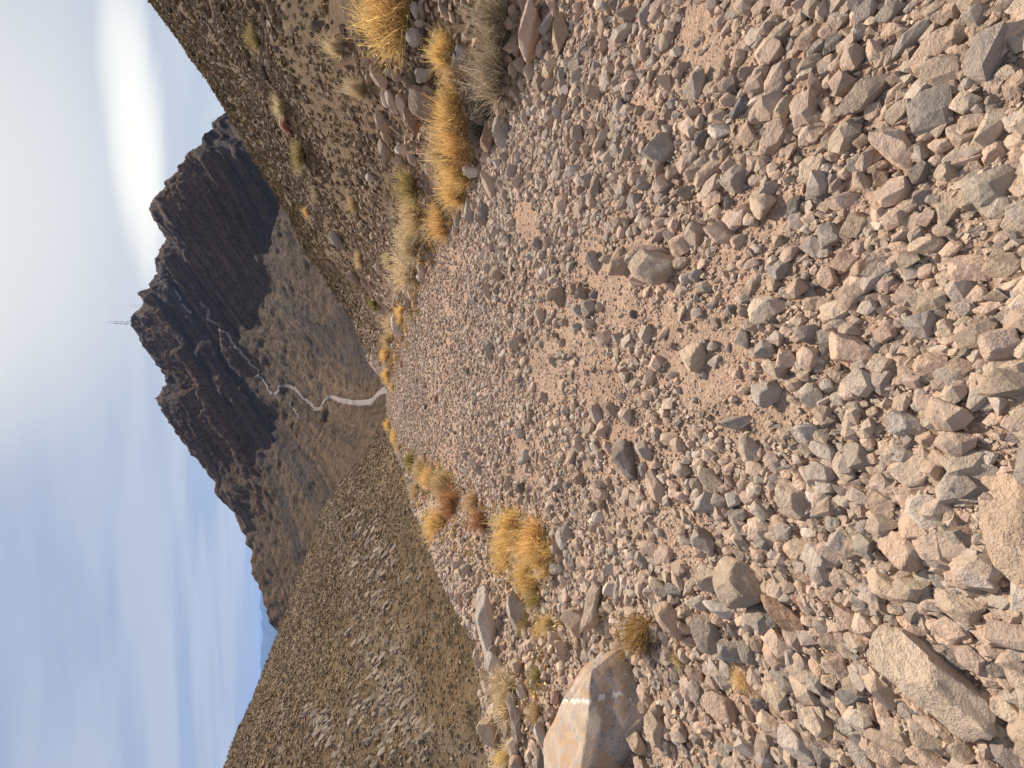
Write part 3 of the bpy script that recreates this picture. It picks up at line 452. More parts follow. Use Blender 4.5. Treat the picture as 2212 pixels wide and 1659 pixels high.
# hand-written names for the rocks that stand out
ANCH = {(3, 720, 1070): ('huge tan boulder with a shaded right end at the lower right', 'huge half-shaded tan boulder'), (6, 790, 450): ('big pitted tan boulder with grey flank low in the road', 'big pitted tan boulder'),
 (3, 1370, 150): ('smooth peach-tan slab cut off by the right edge of the photo', 'smooth edge slab'), (5, 265, 80): ('squat tan boulder standing alone in the middle of the road', 'lone squat mid-road boulder'),
 (4, 300, 960): ('square grey mottled boulder in upper mid road', 'square mottled grey boulder'), (1, 290, 620): ('long brown slab near the top right corner', 'long brown slab'),
 (1, 500, 950): ('flat light pink slab lying bare below the long brown slab', 'bare light pink slab'), (1, 740, 300): ('split pinkish slab near the top right corner', 'split pinkish slab'),
 (1, 1160, 250): ('great pinkish block in the top right corner', 'great corner block'), (2, 185, 600): ('rounded boulder with one bright lit facet', 'bright-faceted boulder'),
 (2, 1180, 585): ('bulky knobbly boulder close to the right edge', 'bulky knobbly boulder'), (6, 600, 790): ('pitted grey boulder below the big tan one', 'pitted grey boulder'),
 (6, 1095, 650): ('long smooth reddish slab right of the big tan boulder', 'long reddish slab'), (6, 700, 1265): ('grainy pinkish cube of rock', 'grainy pinkish cube'),
 (5, 70, 1320): ('dark grey pointed block in mid road', 'dark pointed block'), (5, 985, 330): ('crusty tan rock right of mid road', 'crusty tan rock'),
 (5, 1000, 880): ('grey lump beside the bare red hardpan', 'hardpan grey lump'), (5, 1150, 1580): ('flat-topped tan block among pinkish stones', 'flat-topped tan block'),
 (2, 550, 1085): ('grey rectangular slab lying flat', 'grey rectangular slab'), (2, 400, 1590): ('brown wedge-shaped rock near the right edge', 'brown wedge-shaped rock'),
 (9, 1190, 610): ('jagged two-toned rock on the left berm', 'jagged two-toned rock'), (9, 690, 640): ('grey peaked rock on the left berm', 'grey peaked berm rock'),
 (7, 780, 210): ('long pink boulder at the foot of the right bank', 'long bank-foot boulder'), (7, 980, 230): ('brown angular boulder at the top', 'brown angular boulder'),
 (7, 600, 850): ('pitted grey rock beside the grey bush', 'rock beside the grey bush'), (8, 570, 120): ('brown lump up the road', 'brown lump up-road'),
 (5, 515, 650): ('flat-faced tan rock in the middle of the road', 'flat-faced tan rock'), (3, 550, 265): ('wide tan slab with a shaded right edge', 'wide tan slab'),
 (3, 440, 490): ('mottled tan rock with a ragged edge', 'mottled ragged rock'), (9, 500, 770): ('long smooth pale ledge on the left berm', 'long pale berm ledge'),
 (9, 425, 1020): ('smooth orange rounded rock on the berm', 'orange berm rock'), (4, 540, 550): ('grey rock standing on the bare patch', 'bare-patch grey rock'),
 (7, 520, 1200): ('tan slab lying at the right verge', 'verge tan slab'), (8, 740, 1310): ('pale angular rock left of the wheel track', 'pale wheel-track rock'),
 (3, 900, 600): ('curved tan slab above the huge boulder', 'curved tan slab'), (6, 590, 190): ('knobbly greyish rock in the lower road', 'knobbly greyish rock'), (1, 680, 580): ('pale gouged boulder near the top right', 'pale gouged boulder')}
ROCKS = []
for k, txt in DATA.items():
    for e in txt.replace('\n', '').split('|'):
        a = e.split(); x, y, L, w, an = map(float, a[:5])
        if L < 20: continue
        if w > L: L, w, an = w, L, an+90
        u = K[k][0]+x/3; v = K[k][1]+y/3
        ROCKS.append(dict(u=u, v=v, L=L/3, w=w/3, a=math.radians(an), c=a[5], anchor=ANCH.get((k, int(x), int(y)))))
ROCKS.sort(key=lambda r: (-(r['anchor'] is not None), -r['L']*r['w']))
def place(r):
    """centre and half axes of the rock ellipsoid, from its outline in the photograph"""
    g = hit(ground_z, r['u'], r['v'])
    if g is None: return None
    t = float(project(g)[2]); d = ray(r['u'], r['v']); dn = d/np.linalg.norm(d)
    ca, sa = math.cos(r['a']), math.sin(r['a'])
    rg = random.Random(int(r['u']*7+r['v']*13))
    for it in range(2):
        e1 = (ray(r['u']+ca*r['L']/2, r['v']+sa*r['L']/2)-ray(r['u']-ca*r['L']/2, r['v']-sa*r['L']/2))*t/2
        e2 = (ray(r['u']-sa*r['w']/2, r['v']+ca*r['w']/2)-ray(r['u']+sa*r['w']/2, r['v']-ca*r['w']/2))*t/2
        e1 = e1-dn*(e1@dn); e2 = e2-dn*(e2@dn)
        l1 = np.linalg.norm(e1); x1 = e1/l1; e2 = e2-x1*(e2@x1); l2 = np.linalg.norm(e2); x2 = e2/l2
        c = min(l1, l2)*(rg.uniform(.75, 1.05) if r['L'] < 230 or r['w'] < 150 else .33)
        # how deep the rock reaches down: it sits in the gravel by a third
        down = math.sqrt((l1*x1[2])**2+(l2*x2[2])**2+(c*dn[2])**2)
        h = down*.6
        drop = -dn[2]-SLOPE*dn[1] if abs(r['v']-VC) < 900 else -dn[2]
        if it == 0: t = t-h/max(drop, .12)*dn[1]*0 - h/max(drop, .2)/np.linalg.norm(d)
    C = d*t+np.array([0, 0, CAMZ])
    x3 = np.cross(x1, x2)
    return C, x1*l1*1.13, x2*l2*1.13, x3*c
def rock_object(name, mesh, C, a, b, c, tint, seed):
    rg = random.Random(seed); s = rg.choice([(1, 1, 1), (-1, -1, 1), (1, -1, -1), (-1, 1, -1)])
    M = Matrix(((a[0]*s[0], b[0]*s[1], c[0]*s[2], C[0]), (a[1]*s[0], b[1]*s[1], c[1]*s[2], C[1]), (a[2]*s[0], b[2]*s[1], c[2]*s[2], C[2]), (0, 0, 0, 1)))
    o = bpy.data.objects.new(name, mesh); COL.objects.link(o); o.matrix_world = M
    k = rg.uniform(.85, 1.12); w = rg.uniform(-.02, .02)
    o.color = (tint[0]*k+w, tint[1]*k, tint[2]*k-w*.6, 1)
    return o
for m in HI+MID: m.materials.append(M_ROCK)
KEEP = ROCKS[:298]; REST = ROCKS[298:]
# labels: what it looks like and which marked rock it lies beside
anch = [r for r in KEEP if r['anchor']]
ORD = ['', 'second ', 'third ', 'fourth ', 'fifth ', 'sixth ', 'seventh ']
def describe():
    used = {}
    for r in KEEP:
        if r['anchor']: r['label'] = r['anchor'][0]; continue
        area = r['L']*r['w']; asp = r['L']/r['w']
        size = 'large' if area > 4200 else 'medium' if area > 1500 else 'small'
        shape = 'elongated' if asp > 2 else 'oblong' if asp > 1.35 else 'blocky'
        best = min(anch, key=lambda q: math.hypot(q['u']-r['u'], q['v']-r['v']))
        du, dv = r['u']-best['u'], r['v']-best['v']
        rel = ('right of' if du > 0 else 'left of') if abs(du) > abs(dv)*1.8 else ('below' if dv > 0 else 'above') if abs(dv) > abs(du)*1.8 else \
              ('below right of' if du > 0 else 'below left of') if dv > 0 else ('above right of' if du > 0 else 'above left of')
        key = (size, CNAME[r['c']], shape, rel, best['anchor'][1])
        used.setdefault(key, []).append((math.hypot(du, dv), r))
    for key, lst in used.items():
        lst.sort(key=lambda t: t[0])
        for i, (d, r) in enumerate(lst):
            pre = '' if len(lst) == 1 else (('nearest ' if i == 0 else ORD[i]+'nearest ') if i < 7 else 'farther ')
            r['label'] = f"{pre}{key[0]} {key[1]} {key[2]} rock {key[3]} the {key[4]}"
describe()
for i, r in enumerate(KEEP):
    p = place(r)
    if p is None: r['P'] = None; continue
    C, a, b, c = p; r['P'] = C
    big = r['L'] > 50
    k = {0: 1, 1: 0}.get(i, i)
    o = rock_object('rock', (HI[k % 8] if big else MID[k % 16]), C, a, b, c, PAL[r['c']], k)
    tag(o, r['label'], 'rock', 'rocks strewn over the steep dirt road')
# ---- the sawn boulder on the left berm, built from its own corners
def cut_boulder():
    top = [(1280, 1448, .24), (1264, 1560, .27), (1248, 1690, .26)]
    far = [(1254, 1436, .17), (1216, 1506, .15), (1174, 1600, .13), (1178, 1690, .12)]
    low = [(1334, 1402, .08), (1362, 1436, .03), (1400, 1540, .0), (1390, 1592, -.01), (1330, 1690, -.02)]
    pts = []
    for (u, v, h) in top+far+low:
        p = hit(ground_base, u, v, h); pts.append(p)
    pts += [p-np.array([0, 0, .45]) for p in pts]
    bm = bmesh.new()
    for p in pts: bm.verts.new(p)
    r = bmesh.ops.convex_hull(bm, input=bm.verts)
    bmesh.ops.delete(bm, geom=[e for e in set(r['geom_interior']+r['geom_unused']) if isinstance(e, bmesh.types.BMVert)], context='VERTS')
    bmesh.ops.dissolve_limit(bm, angle_limit=math.radians(12), verts=bm.verts, edges=bm.edges)
    bmesh.ops.bevel(bm, geom=bm.edges[:], offset=.018, segments=2, affect='EDGES', profile=.6)
    bmesh.ops.triangulate(bm, faces=bm.faces)
    for _ in range(3):
        es = [e for e in bm.edges if e.calc_length() > .05]
        bmesh.ops.subdivide_edges(bm, edges=es, cuts=1); bmesh.ops.triangulate(bm, faces=bm.faces)
    C = np.mean(np.array(pts), 0)
    for v in bm.verts:
        x, y, z = v.co; n = float(fbm(np.array([x*5]), np.array([y*5]), z*5, 4)[0]); v.co += (v.co-Vector(C)).normalized()*n*.034
    me = bpy.data.meshes.new('boulder')
    for f in bm.faces:
        f.smooth = True; f.normal_update(); f.material_index = 0 if f.normal.z > .72 else 1
    bm.to_mesh(me); bm.free(); me.set_sharp_from_angle(angle=math.radians(32))
    m1, N = mat('orange_stone'); p = pos(N); a = N.noise(p, 3.2, 5, .6, .6); b = N.noise(p, 22, 5, .6); s = N.n('ShaderNodeSeparateXYZ', {0: p})
    c = N.mix(N.smooth(a, .40, .58), (.43, .27, .155), (.47, .37, .28)); c = N.mix(N.smooth(b, .48, .62), c, (.36, .30, .26))
    A_ = hit(ground_base, 1216, 1508, .15); B_ = hit(ground_base, 1268, 1514, .25)
    nx, ny = -(B_-A_)[1], (B_-A_)[0]; nl = math.hypot(nx, ny); nx /= nl; ny /= nl; c0 = -(nx*A_[0]+ny*A_[1])
    band = N.m('ABSOLUTE', N.m('ADD', N.m('ADD', N.m('MULTIPLY', s.outputs[0], nx), N.m('MULTIPLY', s.outputs[1], ny)), N.m('ADD', N.m('MULTIPLY', N.m('SUBTRACT', b, .5), .08), c0))); c = N.mix(N.smooth(band, .016, .006), c, (.66, .58, .5))
    f = N.noise(p, 170, 4, .7); c = N.mix(N.m('MULTIPLY', N.smooth(f, .52, .66), .45), c, (.22, .16, .11))
    finish(N, c, N.m('ADD', N.m('ADD', a, N.m('MULTIPLY', b, .6)), N.m('MULTIPLY', f, .25)), .018, 1.0, .85)
    m2, N = mat('chiselled_stone'); p = pos(N); a = N.noise(p, 5, 5, .6)
    mp = N.n('ShaderNodeMapping', {0: p, 3: (38, 30, 5)}, ).outputs[0]; ch = N.noise(mp, 1.2, 4, .6, .4); marks = N.m('MULTIPLY', N.smooth(ch, .56, .66), N.smooth(a, .60, .45))
    c = N.mix(N.smooth(a, .4, .6), (.36, .30, .26), (.40, .27, .18)); c = N.mix(marks, c, (.74, .66, .57))
    f = N.noise(p, 170, 4, .7); c = N.mix(N.m('MULTIPLY', N.smooth(f, .50, .66), .45), c, (.17, .13, .10)); b = N.noise(p, 28, 5, .65)
    finish(N, c, N.m('ADD', N.m('ADD', N.m('MULTIPLY', marks, .9), a), N.m('ADD', N.m('MULTIPLY', b, .7), N.m('MULTIPLY', f, .25))), .022, 1.0, .9)
    me.materials.append(m1); me.materials.append(m2)
    o = bpy.data.objects.new('boulder', me); COL.objects.link(o)
    tag(o, 'largest boulder on the left berm, orange top and chiselled grey-brown face', 'boulder')
cut_boulder()
ELL = [(r['u'], r['v'], r['L']/2, r['w']/2, r['a']) for r in ROCKS]+[(1285, 1560, 110, 82, math.radians(80))]

# ---- the loose stones nobody could count: real stones, joined into a few meshes
# picture areas where the track is worn down to dirt: u, v, half length, half width, angle
BARE = [(1515, 80, 80, 45, 80), (1580, 110, 50, 40, 0), (1400, 250, 60, 28, 70), (1680, 460, 75, 28, -50), (1600, 880, 90, 55, 70), (1530, 830, 60, 50, 0), (1480, 740, 80, 60, 60), (1290, 810, 90, 45, 80),
        (1330, 650, 80, 45, 60), (1470, 1180, 80, 22, 60), (2130, 930, 110, 50, 60), (2080, 510, 70, 45, 10), (2160, 1000, 60, 60, 0), (1860, 430, 45, 30, 20), (1140, 480, 45, 26, 70), (1400, 560, 60, 30, 70),
        (1350, 960, 60, 40, 80), (1620, 1520, 60, 30, 50), (1280, 560, 60, 30, 80), (1180, 800, 70, 30, 85), (1230, 700, 60, 30, 85), (1900, 905, 60, 25, 60), (1560, 740, 60, 35, 20), (1700, 900, 50, 30, 30)]
def bare(u, v):
    f = np.zeros_like(u)
    for (a, b, l, w, an) in BARE:
        an = math.radians(an); dx, dy = u-a, v-b
        X = (dx*math.cos(an)+dy*math.sin(an))/l; Y = (-dx*math.sin(an)+dy*math.cos(an))/w
        f = np.maximum(f, 1-sst(X*X+Y*Y, .6, 1.7))
    return f
def covered(u, v, grow=.80):
    m = np.zeros(u.shape, bool)
    for (a, b, l, w, an) in ELL:
        dx, dy = u-a, v-b; near = (np.abs(dx) < l*1.2) & (np.abs(dy) < l*1.2)
        if not near.any(): continue
        X = (dx*math.cos(an)+dy*math.sin(an))/(l*grow); Y = (-dx*math.sin(an)+dy*math.cos(an))/(w*grow)
        m |= near & (X*X+Y*Y < 1)
    return m
def sample(n, az0, az1, r0, r1, power=1.0):
    az = RNG.uniform(az0, az1, n); k = RNG.uniform(0, 1, n); e = 2-power+1e-9
    r = (r0**e+(r1**e-r0**e)*k)**(1/e)
    return r*np.sin(az), r*np.cos(az), r, az
PALN = np.array([PAL[c] for c in 'ppppppbbbbbwwgggdnn']); PALN = PALN*.72+np.array([.57, .435, .335])*.28
def hull_shape(seed, npts):
    rg = np.random.default_rng(seed); P = rg.normal(size=(npts, 3)); P /= np.linalg.norm(P, axis=1, keepdims=True); P *= rg.uniform(.78, 1.1, (npts, 1))
    P = np.sign(P)*np.abs(P)**.8
    bm = bmesh.new()
    for p in P: bm.verts.new(p)
    r = bmesh.ops.convex_hull(bm, input=bm.verts)
    bmesh.ops.delete(bm, geom=[e for e in set(r['geom_interior']+r['geom_unused']) if isinstance(e, bmesh.types.BMVert)], context='VERTS')
    bmesh.ops.triangulate(bm, faces=bm.faces); bm.verts.ensure_lookup_table(); bm.verts.index_update()
    V = np.array([v.co[:] for v in bm.verts]); F = np.array([[v.index for v in f.verts] for f in bm.faces]); bm.free()
    V = V-(V.max(0)+V.min(0))/2; return V/(V.max(0)-V.min(0))*2, F
def bake(name, X, Y, Z, size, sub, shapes, mat_, flat=(.6, 1.05), cols=None, normal=None, aniso=(.7, 1.5), seeds=100, sink=.42):
    n = len(X)
    if n == 0: return None
    sh = [hull_shape(seeds+i, sub) for i in range(shapes)]
    idx = RNG.integers(0, shapes, n); Vs = []; Fs = []; Cs = []; off = 0
    if cols is None:
        cols = PALN[RNG.integers(0, len(PALN), n)]*RNG.uniform(.74, 1.15, (n, 1))+RNG.uniform(-.008, .008, (n, 3))
    for i in range(shapes):
        s = np.nonzero(idx == i)[0]; k = len(s)
        if not k: continue
        P, F = sh[i]
        sx = size[s]/2*RNG.uniform(*aniso, k); sy = size[s]/2*RNG.uniform(.7, 1.1, k); sz = size[s]/2*RNG.uniform(*flat, k)
        th = RNG.uniform(0, 2*np.pi, k); tx = RNG.normal(0, .35, k); ty = RNG.normal(0, .35, k)
        Q = P[None]*np.stack([sx, sy, sz], -1)[:, None]
        c, s_ = np.cos(tx)[:, None], np.sin(tx)[:, None]; Q = np.stack([Q[..., 0], Q[..., 1]*c-Q[..., 2]*s_, Q[..., 1]*s_+Q[..., 2]*c], -1)
        c, s_ = np.cos(ty)[:, None], np.sin(ty)[:, None]; Q = np.stack([Q[..., 0]*c+Q[..., 2]*s_, Q[..., 1], -Q[..., 0]*s_+Q[..., 2]*c], -1)
        c, s_ = np.cos(th)[:, None], np.sin(th)[:, None]; Q = np.stack([Q[..., 0]*c-Q[..., 1]*s_, Q[..., 0]*s_+Q[..., 1]*c, Q[..., 2]], -1)
        Q[..., 0] += X[s][:, None]; Q[..., 1] += Y[s][:, None]; Q[..., 2] += (Z[s]+sz*sink)[:, None]
        Vs.append(Q.reshape(-1, 3)); Fs.append((F[None]+(np.arange(k)*len(P))[:, None, None]).reshape(-1, 3)+off); off += k*len(P)
        Cs.append(np.repeat(cols[s], len(P), 0))
    V = np.vstack(Vs); F = np.vstack(Fs)
    o = obj(name, mesh_np(name, V, F, np.clip(np.vstack(Cs), .02, 1), smooth=False), mat_)
    tag(o, kind='stuff'); return o
def inview(X, Y, Z, m=60):
    u, v, f = project(np.stack([X, Y, Z], -1)); return (u > -m) & (u < 2212+m*1.6) & (v > -m*1.5) & (v < 1659+m*1.5) & (f > .05), u, v
def scatter(name, n, az, rr, power, smin, smax, sub, shapes, thin=0.0, lift=1.0, p_size=2.2, mat_=None, seeds=100, extra=None, dark=False, **kw):
    X, Y, r, a = sample(n, math.radians(az[0]), math.radians(az[1]), rr[0], rr[1], power)
    q, R = rim(a); ok = r < R*1.02
    X, Y, r, a = X[ok], Y[ok], r[ok], a[ok]; Z = ground_z(X, Y)
    ok, u, v = inview(X, Y, Z, 330 if smin > .02 else 140)
    dens = 1-thin*bare(u, v)
    clump = np.clip(.85+.9*fbm(X*1.4, Y*1.4, 11, 3), .35, 1)
    if .02 < smin and sub != 10: dens = dens*(1-.55*sst(v, 480, 640)*(1-sst(v, 1120, 1260))*(1-sst(u, 1650, 1850)))
    ok &= RNG.uniform(0, 1, len(X)) < dens*clump
    if extra is not None: ok &= extra(X, Y, r, a)
    ok[ok] &= ~covered(u[ok], v[ok], 1.02 if smin > .02 else .85)
    X, Y, Z, r = X[ok], Y[ok], Z[ok], r[ok]
    k = RNG.uniform(0, 1, len(X)); e = 1-p_size
    size = (smin**e+(smax**e-smin**e)*k)**(1/e)
    size = size*np.clip(r/9, 1, 1.6)
    if lift != 1: kw['cols'] = PALN[RNG.integers(0, len(PALN), len(X))]*RNG.uniform(.8, 1.2, (len(X), 1))*lift
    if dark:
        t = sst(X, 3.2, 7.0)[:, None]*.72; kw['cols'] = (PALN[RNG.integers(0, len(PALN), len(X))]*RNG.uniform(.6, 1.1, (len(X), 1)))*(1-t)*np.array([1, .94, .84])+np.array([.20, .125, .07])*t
    return bake(name, X, Y, Z, size, sub, shapes, mat_ or M_STONES, seeds=seeds, **kw), len(X)
onroad = lambda X, Y, r, a: X < 3.3+.12*np.sin(Y*1.3)
cnt = []
# the rest of the rocks read off the photograph
RP = [(r, place(r)) for r in REST]; RP = [(r, p) for r, p in RP if p is not None]
if RP:
    Vs, Fs, Cs, off = [], [], [], 0
    for i, (r, (C, a, b, c)) in enumerate(RP):
        P, F = rock_shape(500+i % 20, 2, planes=9, rough=.07, tight=.5)
        Q = P@np.stack([a, b, c])+C; Vs.append(Q); Fs.append(F+off); off += len(P)
        Cs.append(np.repeat((np.array(PAL[r['c']])*random.uniform(.85, 1.12))[None], len(P), 0))
    o = obj('smaller_rocks', mesh_np('smaller_rocks', np.vstack(Vs), np.vstack(Fs), np.vstack(Cs)), M_STONES); tag(o, kind='stuff')
o, n = scatter('loose_stones', 9500, (-88, 75), (.25, 6.5), .55, .055, .105, 26, 16, thin=.98, extra=onroad); cnt.append(('L', n))
o, n = scatter('loose_stones', 50000, (-88, 75), (.25, 7), .70, .026, .060, 15, 16, thin=.97, seeds=130, extra=onroad); cnt.append(('M', n))
o, n = scatter('gravel', 84000, (-88, 75), (.2, 5.5), .9, .011, .028, 9, 10, thin=.72, lift=1.08, seeds=160, p_size=2.4, extra=onroad); cnt.append(('S', n))
o, n = scatter('gravel', 34000, (-88, 75), (.2, 4.2), .9, .006, .012, 8, 8, thin=.0, lift=1.22, seeds=180, p_size=2.0, extra=onroad); cnt.append(('XS', n))
o, n = scatter('loose_stones', 82000, (-35, 40), (4.5, 27), .70, .026, .085, 10, 14, thin=.92, seeds=200, p_size=2.7, extra=onroad); cnt.append(('F', n))
onbank = lambda X, Y, r, a: ((X > 3.0) | (r > 22)) & (RNG.uniform(0, 1, len(X)) < np.clip(.45+1.3*fbm(X*.22, Y*.22, 31, 3)+.5*(X < 5.5), .10, 1))
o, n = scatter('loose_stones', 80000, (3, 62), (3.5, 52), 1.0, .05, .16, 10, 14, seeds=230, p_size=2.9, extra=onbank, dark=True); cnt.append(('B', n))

# ------------------------------------------------------------------ plants
def tuft_mesh(name, seed, blades, kind='fluffy', seg=3):
    """one bush: unit height, thin curved blades or forked twigs rising from its base"""
    rg = np.random.default_rng(seed); n = blades
    th = rg.uniform(0, 2*np.pi, n); lean = np.abs(rg.normal(0, .8 if kind != 'ball' else 1.0, n)).clip(0, 1.5)
    L = rg.uniform(.4, 1.0, n)*(1+.25*np.sin(th*3+seed)); cl = rg.normal(0, .22, (9, 2)); b0 = cl[rg.integers(0, 9, n)]+rg.normal(0, .07, (n, 2)); L = L*rg.uniform(.65, 1.15, 9)[rg.integers(0, 9, n)]; w = rg.uniform(.006, .013, n)
    if kind == 'twig': w *= .8
    curl = rg.normal(.25, .35, n)
    t = np.linspace(0, 1, seg+1)
    ang = lean[:, None]+curl[:, None]*t[None]*(1.4 if kind == 'ball' else 1)
    ds = L[:, None]/seg
    hr = np.concatenate([np.zeros((n, 1)), np.cumsum(np.sin(ang[:, :-1])*ds, 1)], 1); hz = np.concatenate([np.zeros((n, 1)), np.cumsum(np.cos(ang[:, :-1])*ds, 1)], 1)
    wob = rg.normal(0, .06, (n, seg+1))*t; tt = th[:, None]+wob*3
    X = b0[:, :1]+hr*np.cos(tt); Y = b0[:, 1:]+hr*np.sin(tt); Z = hz.clip(0)
    f = rg.uniform(0, np.pi, n); dx = np.cos(f)[:, None]*w[:, None]*(1.1-t*.75); dy = np.sin(f)[:, None]*w[:, None]*(1.1-t*.75); dz = rg.normal(0, .4, n)[:, None]*w[:, None]*(1.1-t*.75)
    V = np.stack([np.stack([X-dx, Y-dy, Z-dz], -1), np.stack([X+dx, Y+dy, Z+dz], -1)], 2).reshape(-1, 3)
    base = (np.arange(n)*(seg+1)*2)[:, None]+(np.arange(seg)*2)[None]; base = base.ravel()
    F = np.stack([base, base+1, base+3, base+2], -1)
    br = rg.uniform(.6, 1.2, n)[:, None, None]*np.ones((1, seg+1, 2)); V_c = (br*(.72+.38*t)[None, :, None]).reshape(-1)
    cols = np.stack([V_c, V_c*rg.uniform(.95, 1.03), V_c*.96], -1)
    parts = [(V, F, cols)]
    # seed heads / leaflets along the blades
    k = int(n*(3.2 if kind == 'fluffy' else .6)); bi = rg.integers(0, n, k); ti = rg.integers(1, seg+1, k)
    P = np.stack([X[bi, ti], Y[bi, ti], Z[bi, ti]], -1)+rg.normal(0, .035, (k, 3)); s_ = rg.uniform(.008, .02, k)
    a = rg.normal(size=(k, 3)); b = rg.normal(size=(k, 3)); V2 = np.stack([P, P+a*s_[:, None], P+b*s_[:, None], P+(a+b)*s_[:, None]*.6], 1).reshape(-1, 3)
    off = len(V); q = off+np.arange(k)*4; F2 = np.stack([q, q+1, q+3, q+2], -1)
    c2 = np.repeat(rg.uniform(.8, 1.35, k), 4); 
    return mesh_np(name, np.vstack([V, V2]), np.vstack([F, F2]), np.vstack([cols, np.stack([c2, c2, c2*.95], -1)]))
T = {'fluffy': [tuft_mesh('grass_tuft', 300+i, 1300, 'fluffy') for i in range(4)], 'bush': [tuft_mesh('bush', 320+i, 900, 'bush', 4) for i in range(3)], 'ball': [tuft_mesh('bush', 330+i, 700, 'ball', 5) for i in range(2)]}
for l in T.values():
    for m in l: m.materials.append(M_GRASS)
GC = {'gold': (.86, .61, .27), 'amber': (.66, .49, .28), 'pale': (.74, .60, .38), 'grey': (.46, .38, .27), 'dark': (.11, .10, .08), 'olive': (.46, .36, .16), 'russet': (.50, .27, .14), 'green': (.30, .28, .08), 'twig': (.48, .32, .13), 'straw': (.85, .66, .34)}
